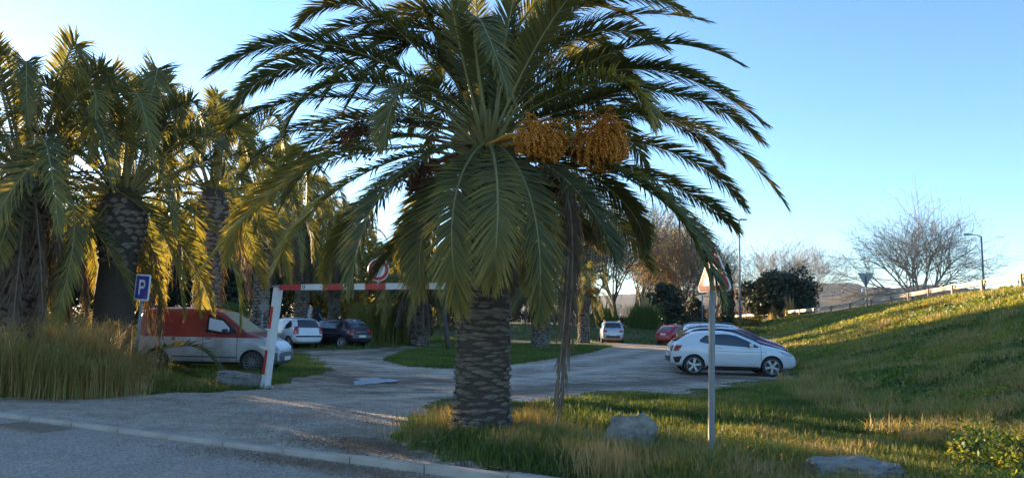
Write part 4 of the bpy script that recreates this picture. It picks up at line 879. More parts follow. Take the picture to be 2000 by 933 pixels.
t1 = MB(); t1.tube([(-.24, .02, .02), (-.05, 0, .03), (.02, .04, .05), (.08, .14, .09)], [.014, .016, .013, .008], 6); t1.build('stick', M['twigpale'], tw_); t1 = MB(); t1.tube([(-.12, -.02, .02), (.1, -.04, .015), (.32, -.03, .02)], [.01, .01, .006], 5); t1.build('stick', M['twigpale'], tw_)

# ------------------------------------------------------------------ height barrier
b0 = gp(518, 757); topz = at(545, 562, b0.y).z; bend = Vector((-.42, 12.95, 0))
bar_root = empty('height_barrier', (b0.x, b0.y, 0), 0, 'red and white striped height barrier spanning the car park entrance', 'height barrier')
pt = at(544, 560, b0.y)-b0; lean = Vector((pt.x, 0, pt.z))
ax_ = (bend-b0); ax_.z = 0; Lb = ax_.length; ax_.normalize(); ba = math.atan2(ax_.y, ax_.x); RB = Matrix.Rotation(ba, 3, 'Z')
def post(x0, lean_):
    q_ = Matrix.Rotation(math.atan2(lean_.x, lean_.z), 3, 'Y') @ RB; Lp_ = lean_.length
    p = MB().box(x0+lean_*.5, (.15, .15, Lp_), q_).build('post', M['white'], bar_root)
    base = MB(); base.box(x0+Vector((0, 0, .02)), (.26, .22, .03), RB); base.box(x0+Vector((0, 0, .07)), (.2, .19, .10), RB, .8); base.build('base_plate', M['white'], p)
    bo = MB()
    for sx in (-1, 1):
        for sy in (-1, 1): bo.lathe([(0, .06), (.014, .06), (.014, .035)], 6, c=x0+Vector((sx*.1, sy*.08, 0)))
    bo.build('bolts', M['iron'], p)
    MB().box(x0+lean_+Vector((0, 0, .012)), (.2, .2, .05), RB).build('cap', M['steel'], p)
    for f0, f1 in ((.13, .37), (.58, .80)):
        MB().box(x0+lean_*((f0+f1)/2)+q_ @ Vector((-.03, -.077, 0)), (.088, .006, Lp_*(f1-f0)), q_).build('reflector', M['red'], p)
        MB().box(x0+lean_*((f0+f1)/2)+q_ @ Vector((-.077, .0, 0)), (.006, .15, Lp_*(f1-f0)), q_).build('reflector', M['red'], p)
post(Vector((0, 0, 0)), lean); post(bend-b0, Vector((0, 0, lean.z)))
bz = lean.z+.0; bs = Vector((lean.x, 0, bz))
be = at(1000, 556, 12.9)-b0; be = Vector((bend.x-b0.x, bend.y-b0.y, (at(877, 557, 13.3)-b0).z)); bs.z = (at(560, 561, b0.y-.1)-b0).z
def onbar(px):   # parameter along the bar where it crosses an image column
    lo, hi = 0, 1
    for _ in range(30):
        mid = (lo+hi)/2; p = b0+bs.lerp(be, mid); d = p-Vector((0, 0, EYE)); X_ = 1000+F*d.dot(rt)/d.dot(fw)
        if X_ < px: lo = mid
        else: hi = mid
    return lo
edges = [555, 590, 632, 672, 715, 755, 797, 840, 880, 922, 960]; cols_ = ['red', 'white', 'red', 'white', 'red', 'white', 'redpale', 'white', 'red', 'white']
bdir = (be-bs).normalized(); q_ = bdir.to_track_quat('X', 'Z').to_matrix()
e_prev = 0.0
for i in range(10):
    e1 = onbar(edges[i+1]) if i < 9 else 1.0; a_, b_ = bs.lerp(be, e_prev), bs.lerp(be, e1); MB().box((a_+b_)/2, ((b_-a_).length, .055, .125), q_).build('bar_section', M[cols_[i]], bar_root); e_prev = e1
# small height figure painted on the first white section
fe = onbar(597); fp = bs.lerp(be, fe)
def glyph(parent, strokes, org, X, Z, nrm, sc, m, name, th=.16):
    mb = MB()
    for a, b in strokes:
        a = Vector((a[0], a[1])); b = Vector((b[0], b[1])); c = (a+b)/2; L = (b-a).length+th; an = math.atan2(b.y-a.y, b.x-a.x)
        rr = Matrix((X, nrm, Z)).transposed() @ Matrix.Rotation(-an, 3, 'Y'); mb.box(org+X*c.x*sc+Z*c.y*sc+nrm*.002, (L*sc, .004, th*sc), rr)
    return mb.build(name, m, parent)
ny = -(q_ @ Vector((0, 1, 0))); Zb = q_ @ Vector((0, 0, 1))
glyph(bar_root, [((0, .8), (.15, 1)), ((.15, 1), (.15, 0)), ((.45, 0), (.5, .05)), ((.75, 1), (1.15, 1)), ((1.15, 1), (1.15, .5)), ((.75, .5), (1.15, .5)), ((.75, 1), (.75, .5)), ((1.15, .5), (1.1, 0)), ((1.1, 0), (.75, 0))], fp+ny*.029-Zb*.035+bdir*(-.08), bdir, Zb, ny, .075, M['black'], 'height_figure', .16)
# round restriction sign on the bar
sp = at(739, 527, b0.y-1.55)-b0; fr_ = onbar(739); on = b0+bs.lerp(be, fr_); sc_ = Vector((on.x, on.y-.05, at(739, 527, on.y).z))
sg = empty('round_sign', (sc_.x, sc_.y, sc_.z), ba*.35, 'round red-rimmed restriction sign mounted on top of the barrier bar', 'road sign')
MB().lathe([(0, -.010), (.225, -.010), (.235, 0), (.225, .012), (0, .012)], 36, 'y').build('plate', M['signwhite'], sg, False)
MB().lathe([(.148, -.014), (.150, -.016), (.212, -.016), (.214, -.014)], 36, 'y').build('red_rim', M['red'], sg)
MB().box((0, .03, -.24), (.05, .03, .22)).build('bracket', M['steel'], sg)

# ------------------------------------------------------------------ signs and posts
def hollow(px, py, Y): return at(px, py, Y)
# parking sign
pY = 16.6; pbs = gp(266, 745); pbs = Vector((at(268, 700, pY).x, pY, 0)); pc = at(278, 561, pY)
ps = empty('parking_sign', pbs, 0, 'blue and white square P parking sign on a galvanised post in tall grass', 'road sign')
c = pc-pbs; MB().tube([(-.07, .03, -.1), (c.x, .04, c.z+.25)], .035, 10).build('post', M['steel'], ps, True)
Rz = Matrix.Rotation(R(-34), 3, 'Z')
def rrect(w_, h_, r_, n=5):
    P = []
    for cx, cz, a0 in ((w_/2-r_, h_/2-r_, 0), (-w_/2+r_, h_/2-r_, 90), (-w_/2+r_, -h_/2+r_, 180), (w_/2-r_, -h_/2+r_, 270)):
        for k in range(n+1): a = R(a0+90*k/n); P.append((cx+r_*cos(a), cz+r_*sin(a)))
    return P
def board(parent, name, w_, h_, r_, y0, y1, m, c, Rm, tilt=0):
    mb = MB(); mb.prism(rrect(w_, h_, r_), y0, y1); mb.V = [tuple(Rm @ Vector(v)+c) for v in mb.V]; return mb.build(name, m, parent)
Rt = Rz @ Matrix.Rotation(R(3), 3, 'Y')
board(ps, 'board', .60, .60, .05, -.006, .016, M['signwhite'], c, Rt); board(ps, 'blue_field', .53, .53, .03, -.010, -.007, M['signblue'], c, Rt)
mb = MB()
for a, b in (((-.10, -.17), (-.10, .17)), ((-.10, .15), (.03, .15)), ((-.10, 0), (.03, 0))):
    dx, dz = b[0]-a[0], b[1]-a[1]; mb.box(((a[0]+b[0])/2, -.012+.0005*dx, (a[1]+b[1])/2), (abs(dx)+.055, .004, abs(dz)+(.055 if dx else 0)))
ring = [( .03+.075*cos(a)+.0, .075+.075*sin(a)) for a in np.linspace(-pi/2, pi/2, 9)]
for k in range(8):
    a, b = ring[k], ring[k+1]; an = math.atan2(b[1]-a[1], b[0]-a[0]); mb.box(((a[0]+b[0])/2, -.0125, (a[1]+b[1])/2), (math.dist(a, b)+.02, .004, .055), Matrix.Rotation(-an, 3, 'Y'))
mb.V = [tuple(Rt @ Vector(v)+c) for v in mb.V]; mb.build('letter_p', M['signwhite'], ps)
# warning sign, foreground right
wb = gp(1389, 906); ws = empty('warning_sign', (wb.x, wb.y, 0), 0, 'galvanised signpost with a red-edged triangular warning sign hidden by palm fronds', 'road sign')
wt = at(1391, 490, wb.y)-wb; MB().box(Vector((wt.x/2, 0, wt.z/2)), (.066, .045, wt.z), Matrix.Rotation(math.atan2(wt.x, wt.z), 3, 'Y')).build('post', M['steel'], ws)
mb = MB(); mb.box((wt.x/2-.0, -.024, wt.z/2), (.02, .006, wt.z-.02), Matrix.Rotation(math.atan2(wt.x, wt.z), 3, 'Y')); mb.build('groove', M['signback'], ws)
wc = at(1392, 570, wb.y)-wb
def tri(s, inset, r_=.05, down=False):
    h_ = s*math.sqrt(3)/2; ctr = (0, h_/3); P = []
    for vx, vz in ((-s/2, 0), (s/2, 0), (0, h_)):
        d = Vector((vx-ctr[0], vz-ctr[1])); L = d.length-inset*2; d.normalize(); b = math.atan2(d.y, d.x); cc = Vector(ctr)+d*(L-2*r_)
        for k in range(-3, 4): a = b+k*R(20); P.append((cc.x+r_*cos(a), cc.y+r_*sin(a)))
    return [(x, -z) for x, z in P][::-1] if down else P
Rw = Matrix.Rotation(R(-68), 3, 'Z')
def tplate(parent, name, s, inset, y0, y1, m, c, Rm, down=False, r_=.05):
    mb = MB(); mb.prism(tri(s, inset, r_, down), y0, y1); mb.V = [tuple(Rm @ Vector(v)+c) for v in mb.V]; return mb.build(name, m, parent)
wc2 = wc+Vector((0.0, -.04, .0))
tplate(ws, 'plate', .68, 0, 0, .014, M['signwhite'], wc2, Rw); tplate(ws, 'red_border', .68, .012, -.003, -.0005, M['red'], wc2, Rw); tplate(ws, 'white_field', .68, .075, -.006, -.0035, M['signwhite'], wc2, Rw, r_=.02)
mb = MB(); mb.box((.0, -.008, .22), (.035, .004, .2), Matrix.Rotation(.35, 3, 'Y')); mb.box((.05, -.0085, .32), (.09, .004, .03), Matrix.Rotation(.2, 3, 'Y')); mb.V = [tuple(Rw @ Vector(v)+wc2) for v in mb.V]; mb.build('black_mark', M['black'], ws)
# yield sign seen from behind, on the bank top
yY = 55.0; yb = at(1692, 598, yY); yb.z = Hs(yb.x, yY); ys_ = empty('yield_sign', yb, 0, 'grey back of a downward-pointing triangular give-way sign beside the guard rail', 'road sign')
yt = at(1688, 538, yY)-yb; MB().tube([(.1, 0, -.1), (.0, 0, yt.z-.1)], .045, 8).build('post', M['steel'], ys_, True)
tplate(ys_, 'plate', 1.28, 0, -.01, .012, M['signback'], Vector((0, -.05, at(1688, 533, yY).z-yb.z)), Matrix.Identity(3), True)
MB().box((0, -.075, yt.z-.42), (.09, .03, .8)).build('back_rail', M['plastic'], ys_)
MB().lathe([(0, .0), (.07, 0), (.07, .28), (0, .28)], 10, c=(-.28, -.05, yt.z-1.25)).build('reflector_tube', M['signwhite'], ys_); MB().box((-.14, -.05, yt.z-1.1), (.3, .02, .03)).build('arm', M['steel'], ys_)
# round sign seen from behind, left, and white delineator posts by the far road
cY = 30.; cb = Vector((at(510, 660, cY).x, cY, 0)); cs_ = empty('round_sign', cb, 0, 'small dark-backed round sign on a thin pole behind the white and silver cars', 'road sign'); cz = at(513, 600, cY).z
MB().tube([(0, 0, -.1), (0, 0, cz+.2)], .03, 8).build('post', M['steel'], cs_, True); MB().lathe([(0, -.03), (.19, -.03), (.2, -.02), (.19, -.012), (0, -.012)], 24, 'y', (0.06, -.02, cz)).build('plate', M['signback'], cs_)
for i, (px, ty) in enumerate([(841, 595), (1372, 540)]):
    Y = 66 if i == 0 else 66; b_ = at(px, 624, Y); b_.z = Hs(b_.x, Y); t_ = at(px, ty, Y).z-b_.z; o = empty('marker_post', b_, 0, ['thin white post beside the far road between the drooping palm and the big trunk', 'thin grey pole beyond the lot left of the warning sign'][i], 'post')
    MB().tube([(0, 0, -.1), (0, 0, t_)], [.07, .06], 8).build('pole', M['white' if i == 0 else 'steel'], o, True); MB().lathe([(0, t_+.04), (.05, t_+.03), (.075, t_-.02), (.075, t_-.1)], 8).build('cap', M['steel'], o)
# lamp posts
def lamp(px, Y, topy, armdir, label, arml, basey=618):
    X = at(px, basey, Y).x; z = Hs(X, Y); t_ = at(px, topy, Y).z-z; o = empty('street_lamp', (X, Y, z), 0, label, 'street lamp')
    MB().tube([(0, 0, -.1), (0, 0, t_*.5), (0, 0, t_)], [.11, .085, .06], 10).build('pole', M['steel'], o, True)
    mb = MB(); mb.tube([(0, 0, t_-.05), (armdir*arml*.4, 0, t_+.12), (armdir*arml, 0, t_+.16)], [.05, .04, .04], 8); mb.build('arm', M['steel'], o, True)
    hd = MB(); hd.box((armdir*(arml+.3), 0, t_+.17), (.75, .28, .11), None, .75); hd.build('lamp_head', M['signback'], o); MB().box((armdir*(arml+.3), 0, t_+.105), (.5, .2, .03)).build('lens', M['lamp'], o)
lamp(1446, 64, 432, 1, 'tall straight grey street lamp left of the dark evergreen oak', .05)
lamp(1921, 60, 462, -1, 'thin street lamp with arm to the left beyond the guard rail', .8, 545)
# small leafy branch tip at far right, a shrub behind the rail
g_ = at(2005, 545, 46); bushy(0, 46, 0, 1.3, 'sparse twiggy shrub behind the guard rail at the right edge', 'shrub', 'shrub', 260, .13, 130, x=g_.x+.6, hh=at(1990, 512, 46).z-Hs(g_.x+.6, 46), trunk_h=0)

# ------------------------------------------------------------------ guard rail
gr = empty('guard_rail', (0, 0, 0), 0, 'long sunlit steel guard rail on timber-coloured posts along the top of the embankment', 'guard rail')
def rail_pt(y): return Vector((float(Xtop(y))-.1, y, float(Ztop(y))))
wprof = [(-.155, 0), (-.12, .05), (-.075, .05), (-.035, 0), (.035, 0), (.075, .05), (.12, .05), (.155, 0)]
ysp = [12+4*i for i in range(25)]
pm = MB().box((0.16, 0, .22), (.10, .12, 1.0)).mesh('post'); pm.materials.append(M['iron'])
sm = MB().box((.07, 0, .62), (.16, .10, .14)).mesh('spacer'); sm.materials.append(M['iron'])
for i in range(len(ysp)-1):
    a, b = rail_pt(ysp[i]), rail_pt(ysp[i+1]+.12); V = []
    for p in (a, b):
        for z_, o_ in wprof: V.append((p.x-o_+(.012 if p is b else 0), p.y, p.z+.60+z_))
    for p in (a, b):
        for z_, o_ in wprof: V.append((p.x-o_+.006+(.012 if p is b else 0), p.y, p.z+.60+z_))
    q = [(j, j+1, 8+j+1, 8+j) for j in range(7)]+[(16+j, 24+j, 24+j+1, 16+j+1) for j in range(7)]
    link('rail_section', np_mesh('rail_section', V, quads=q), gr, [M['railsteel']])
for i, y_ in enumerate(ysp):
    p = rail_pt(y_); 
    for nm, me in (('post', pm), ('spacer', sm)):
        o = bpy.data.objects.new(nm, me); col.objects.link(o); o.parent = gr; o.location = p; o.scale = (-1, 1, 1) if nm == 'post' else (1, 1, 1)
        if nm == 'post': o.location = p+Vector((.0, 0, 0))
g2 = empty('guard_rail', (0, 0, 0), 0, 'short far guard rail beyond the ramp road, behind the give-way sign', 'guard rail')
for i in range(5):
    a = Vector((float(Xtop(60+4*i))+8.6, 60+4*i, float(Ztop(60+4*i)))); b = Vector((float(Xtop(64+4*i))+8.6, 64+4*i, float(Ztop(64+4*i))))
    m_ = MB(); m_.tube([a+Vector((0, 0, .6)), b+Vector((0, 0, .6))], .12, 6); m_.build('rail_section', M['railsteel'], g2); MB().box(a+Vector((0, 0, .3)), (.12, .12, .9)).build('post', M['iron'], g2)

# ------------------------------------------------------------------ cars
YF = [(.945, .30), (.88, .60), (.805, .85), (.70, .955), (.42, .992), (0, 1)]
def car_body(spec, paint):
    L, W = spec['L'], spec['W']; xs = np.unique(np.concatenate([[0, .03, .08, .16, .26], np.arange(.38, L-.3, .13), [L-.26, L-.16, L-.08, L-.03, L]]))
    tp = spec['top']; zt = np.interp(xs, [p[0] for p in tp], [p[1] for p in tp]); belt = np.interp(xs, [p[0] for p in spec['belt']], [p[1] for p in spec['belt']]); belt = np.minimum(belt, zt-.035)
    zb = np.interp(xs, [0, .15, .5, L-.6, L-.15, L], [spec.get('rb', .36), .27, .22, .20, .22, .30]); hw = W/2*np.interp(xs, [0, .03, .10, .28, .7, L-1.0, L-.45, L-.15, L-.04, L], [.80, .865, .925, .965, 1, 1, .965, .86, .76, .62])
    V = []; 
    for x, t, b, z0, h in zip(xs, zt, belt, zb, hw):
        half = [(0, z0), (.72*h, z0), (.92*h, z0+.07), (.975*h, z0+.33*(b-z0)), (h, z0+.66*(b-z0)), (.985*h, z0+.9*(b-z0)), (.962*h, b)]+[(.962*h*f, b+(t-b)*g) for f, g in YF]
        ring = [(y, z) for y, z in half]+[(-y, z) for y, z in half[-2:0:-1]]
        V += [(x, y, z) for y, z in ring]
    n = len(V)//len(xs); Q = [(i*n+k, i*n+(k+1) % n, (i+1)*n+(k+1) % n, (i+1)*n+k) for i in range(len(xs)-1) for k in range(n)]
    me = bpy.data.meshes.new('body'); me.from_pydata(V, [], Q+[tuple(range(n))[::-1], tuple((len(xs)-1)*n+k for k in range(n))])
    bm = bmesh.new(); bm.from_mesh(me); bmesh.ops.recalc_face_normals(bm, faces=bm.faces); bm.to_mesh(me); bm.free(); me.materials.append(paint)
    o = bpy.data.objects.new('tmp_body', me); col.objects.link(o); sub = o.modifiers.new('s', 'SUBSURF'); sub.levels = 1; sub.render_levels = 1
    Rw_ = spec['R']; cut = MB()
    for wx in spec['wheels']:
        for sy in (-1, 1):
            y0, y1 = (W/2-.30, W/2+.3) if sy > 0 else (-W/2-.3, -W/2+.30); nn = 28; r_ = Rw_+.045
            V2 = [(wx+r_*cos(2*pi*k/nn), y, Rw_+r_*sin(2*pi*k/nn)) for y in (y0, y1) for k in range(nn)]
            cut.add(V2, [tuple(range(nn))[::-1], tuple(range(nn, 2*nn))]+[(k, (k+1) % nn, nn+(k+1) % nn, nn+k) for k in range(nn)])
    cm = cut.mesh('cut'); cm.materials.append(M['plastic']); c = bpy.data.objects.new('tmp_cut', cm); col.objects.link(c)
    bo = o.modifiers.new('b', 'BOOLEAN'); bo.operation = 'DIFFERENCE'; bo.object = c; bo.solver = 'EXACT'
    try: bo.material_mode = 'TRANSFER'
    except Exception: pass
    dg = bpy.context.evaluated_depsgraph_get(); dg.update(); ev = o.evaluated_get(dg); res = bpy.data.meshes.new_from_object(ev)
    bpy.data.objects.remove(o); bpy.data.objects.remove(c); res.name = 'body'
    res.polygons.foreach_set('use_smooth', np.ones(len(res.polygons), bool))
    try:
        bm = bmesh.new(); bm.from_mesh(res)
        for e in bm.edges:
            if len(e.link_faces) == 2 and e.calc_face_angle(0) > .6: e.smooth = False
        bm.to_mesh(res); bm.free()
    except Exception: pass
    return res
def wheel_meshes(Rw_, wid, style):
    t = MB().lathe([(Rw_*.73, -wid/2+.01), (Rw_*.80, -wid/2), (Rw_*.95, -wid/2+.015), (Rw_, -wid/2+.045), (Rw_, wid/2-.045), (Rw_*.95, wid/2-.015), (Rw_*.80, wid/2), (Rw_*.73, wid/2-.01), (Rw_*.73, -wid/2+.01)], 32, 'y').mesh('tyre', True); t.materials.append(M['tyre'])
    r = MB(); r.lathe([(Rw_*.74, -wid/2+.004), (Rw_*.71, -wid/2-.004), (Rw_*.67, -wid/2+.015), (Rw_*.67, wid/2-.02), (Rw_*.74, wid/2-.01)], 32, 'y')
    sp = MB()
    ys = -wid/2+.012
    if style == 'alloy':
        for k in range(5):
            a = 2*pi*k/5+.3
            for da in (-.14, .14):
                rot = Matrix.Rotation(-(a+da*.6), 3, 'Y'); c = Vector((cos(a+da)*Rw_*.41, ys, sin(a+da)*Rw_*.41)); r.box(c, (Rw_*.58, .022, .030), rot)
        r.lathe([(0, ys-.012), (Rw_*.12, ys-.01), (Rw_*.15, ys+.01)], 14, 'y')
        back = MB().lathe([(0, ys+.05), (Rw_*.68, ys+.05)], 24, 'y'); bmat = M['plastic']
    else:
        n = 7 if style == 'cap' else 12
        r.lathe([(0, ys-.012), (Rw_*.14, ys-.012), (Rw_*.22, ys+.012), (Rw_*.32, ys+.01)], 20, 'y')
        for k in range(n):
            a = 2*pi*k/n; r.box((cos(a)*Rw_*.44, ys+.006, sin(a)*Rw_*.44), (Rw_*.36, .016, Rw_*(.14 if style == 'cap' else .10)), Matrix.Rotation(-a, 3, 'Y'))
        back = MB().lathe([(0, ys+.03), (Rw_*.68, ys+.03)], 24, 'y'); bmat = M['plastic']
    rm = r.mesh('rim'); bk = back.mesh('hub_back'); bk.materials.append(bmat)
    return t, rm, bk
class Decal:
    def __init__(s, me, root): s.t = BVHTree.FromPolygons([v.co[:] for v in me.vertices], [tuple(p.vertices) for p in me.polygons]); s.root = root
    def hit(s, a, b, side):
        if side in ('L', 'R'): sg = 1 if side == 'L' else -1; o, d = Vector((a, 3*sg, b)), Vector((0, -sg, 0))
        elif side == 'B': o, d = Vector((-3, a, b)), Vector((1, 0, 0))
        elif side == 'F': o, d = Vector((9, a, b)), Vector((-1, 0, 0))
        else: o, d = Vector((a, b, 4)), Vector((0, 0, -1))
        h = s.t.ray_cast(o, d)
        return h
    def patch(s, name, top, bot, side, m, off=.006, nu=12, nv=5, thick=True, parent=None):
        """top and bottom edge polylines, laid onto the body and given thickness"""
        def samp(pl, u):
            pl = [Vector(p) for p in pl]; f = u*(len(pl)-1); i = min(len(pl)-2, int(f)); return pl[i].lerp(pl[i+1], f-i) if len(pl) > 1 else pl[0]
        V = []; ok = True; last = None
        for j in range(nv+1):
            for i in range(nu+1):
                p = samp(bot, i/nu).lerp(samp(top, i/nu), j/nv); h = s.hit(p.x, p.y, side)
                if h[0] is None:
                    q_ = last if last is not None else Vector((p.x, 0, p.y)); V.append(q_); continue
                last = h[0]+h[1]*off; V.append(last)
        W_ = nu+1; Q = [(j*W_+i, j*W_+i+1, (j+1)*W_+i+1, (j+1)*W_+i) for j in range(nv) for i in range(nu)]
        mb = MB(); mb.add(V, Q); me = mb.mesh(name, True); 
        return link(name, me, parent or s.root, [m])
SPEC = {}
SPEC['coupe'] = dict(L=4.03, W=1.70, R=.315, wheels=(.72, 3.19), top=[(0, .62), (.03, .80), (.10, .98), (.22, 1.07), (.45, 1.22), (.75, 1.37), (1.1, 1.415), (1.7, 1.425), (2.1, 1.38), (2.6, 1.18), (2.98, 1.0), (3.35, .925), (3.62, .85), (3.86, .74), (3.98, .64), (4.03, .50)], belt=[(0, .95), (.5, .99), (1.2, .94), (3, .88), (4, .75)],
  side=[([(.92, 1.12), (1.10, 1.26), (1.35, 1.31)], [(.92, 1.06), (1.10, 1.02), (1.35, .985)]), ([(1.40, 1.31), (1.8, 1.325), (2.1, 1.27), (2.5, 1.10), (2.78, .95)], [(1.40, .98), (1.8, .96), (2.1, .945), (2.5, .925), (2.78, .91)])],
  wind=([(-.50, 1.33), (0, 1.36), (.50, 1.33)], [(-.66, 1.00), (0, 1.04), (.66, 1.00)]), rear=([(-.46, 1.32), (0, 1.34), (.46, 1.32)], [(-.58, 1.06), (0, 1.05), (.58, 1.06)]))
SPEC['round'] = dict(L=3.85, W=1.67, R=.30, wheels=(.60, 3.06), top=[(0, .60), (.02, .80), (.06, .96), (.10, 1.06), (.22, 1.28), (.38, 1.43), (.7, 1.50), (1.4, 1.53), (2.0, 1.49), (2.5, 1.30), (2.95, 1.05), (3.3, .97), (3.6, .84), (3.8, .66), (3.85, .5)], belt=[(0, .92), (1, .93), (3, .90), (3.85, .75)],
  side=[([(.45, 1.16), (.65, 1.36), (.95, 1.41), (1.15, 1.42)], [(.45, 1.08), (.65, .99), (.95, .97), (1.15, .97)]), ([(1.22, 1.42), (1.7, 1.43), (1.95, 1.41)], [(1.22, .97), (1.7, .96), (1.95, .96)]), ([(2.02, 1.40), (2.3, 1.31), (2.72, 1.04)], [(2.02, .96), (2.3, .96), (2.72, .95)])],
  wind=([(-.50, 1.42), (0, 1.45), (.50, 1.42)], [(-.68, 1.08), (0, 1.10), (.68, 1.08)]), rear=([(-.50, 1.40), (0, 1.43), (.50, 1.40)], [(-.60, 1.04), (0, 1.03), (.60, 1.04)]))
SPEC['hatch'] = dict(L=4.02, W=1.75, R=.31, wheels=(.66, 3.25), top=[(0, .62), (.03, .82), (.09, .99), (.14, 1.05), (.35, 1.26), (.6, 1.44), (.9, 1.51), (1.6, 1.53), (2.2, 1.49), (2.65, 1.28), (3.0, 1.07), (3.4, .98), (3.75, .86), (3.97, .68), (4.02, .5)], belt=[(0, .98), (1, .98), (3, .93), (4.02, .78)],
  side=[([(.70, 1.24), (.85, 1.38), (1.0, 1.42)], [(.70, 1.15), (.85, 1.05), (1.0, 1.03)]), ([(1.06, 1.425), (1.5, 1.435), (1.9, 1.43)], [(1.06, 1.03), (1.5, 1.02), (1.9, 1.01)]), ([(1.98, 1.42), (2.35, 1.35), (2.85, 1.06)], [(1.98, 1.01), (2.35, 1.0), (2.85, .985)])],
  wind=([(-.52, 1.43), (0, 1.46), (.52, 1.43)], [(-.68, 1.09), (0, 1.12), (.68, 1.09)]), rear=([(-.52, 1.42), (0, 1.45), (.52, 1.42)], [(-.62, 1.10), (0, 1.09), (.62, 1.10)]))
SPEC['mini'] = dict(L=3.55, W=1.63, R=.29, wheels=(.56, 2.86), top=[(0, .60), (.03, .78), (.08, .90), (.16, 1.02), (.32, 1.22), (.55, 1.40), (.9, 1.48), (1.5, 1.49), (1.95, 1.44), (2.35, 1.25), (2.7, 1.0), (3.0, .93), (3.3, .80), (3.5, .62), (3.55, .48)], belt=[(0, .92), (1, .95), (2.8, .88), (3.55, .7)],
  side=[([(.62, 1.22), (.8, 1.34), (1.1, 1.38)], [(.62, 1.10), (.8, 1.02), (1.1, .99)]), ([(1.16, 1.385), (1.7, 1.38), (2.0, 1.3), (2.45, 1.03)], [(1.16, .985), (1.7, .96), (2.0, .95), (2.45, .93)])],
  wind=([(-.46, 1.38), (0, 1.41), (.46, 1.38)], [(-.62, 1.03), (0, 1.05), (.62, 1.03)]), rear=([(-.44, 1.36), (0, 1.38), (.44, 1.36)], [(-.52, 1.08), (0, 1.07), (.52, 1.08)]))
SPEC['wagon'] = dict(L=4.45, W=1.78, R=.33, wheels=(.85, 3.55), top=[(0, .65), (.03, .95), (.08, 1.10), (.16, 1.32), (.30, 1.55), (.5, 1.64), (1.2, 1.67), (2.3, 1.63), (2.9, 1.36), (3.3, 1.12), (3.7, 1.05), (4.1, .95), (4.38, .75), (4.45, .55)], belt=[(0, 1.02), (1, 1.05), (3.3, 1.0), (4.45, .82)],
  side=[([(.34, 1.46), (.8, 1.54), (1.2, 1.555)], [(.40, 1.12), (.8, 1.10), (1.2, 1.10)]), ([(1.28, 1.555), (1.8, 1.55), (2.1, 1.54)], [(1.28, 1.10), (1.8, 1.09), (2.1, 1.08)]), ([(2.18, 1.53), (2.6, 1.42), (3.1, 1.12)], [(2.18, 1.08), (2.6, 1.07), (3.1, 1.05)])],
  wind=([(-.54, 1.54), (0, 1.57), (.54, 1.54)], [(-.70, 1.15), (0, 1.17), (.70, 1.15)]), rear=([(-.54, 1.52), (0, 1.54), (.54, 1.52)], [(-.62, 1.16), (0, 1.15), (.62, 1.16)]))
SPEC['van'] = dict(L=4.15, W=1.75, R=.31, wheels=(.72, 3.42), top=[(0, .8), (.02, 1.3), (.06, 1.62), (.14, 1.76), (.35, 1.80), (1.5, 1.82), (2.15, 1.80), (2.45, 1.70), (2.85, 1.42), (3.22, 1.13), (3.55, 1.04), (3.9, .88), (4.1, .68), (4.15, .5)], belt=[(0, 1.05), (1.5, 1.05), (3.2, 1.02), (4.15, .75)],
  side=[([(2.06, 1.60), (2.3, 1.60), (2.55, 1.47), (2.92, 1.16)], [(2.06, 1.12), (2.3, 1.10), (2.55, 1.09), (2.92, 1.08)])],
  wind=([(-.56, 1.68), (0, 1.72), (.56, 1.68)], [(-.70, 1.13), (0, 1.16), (.70, 1.13)]), rear=None)
WM = {}
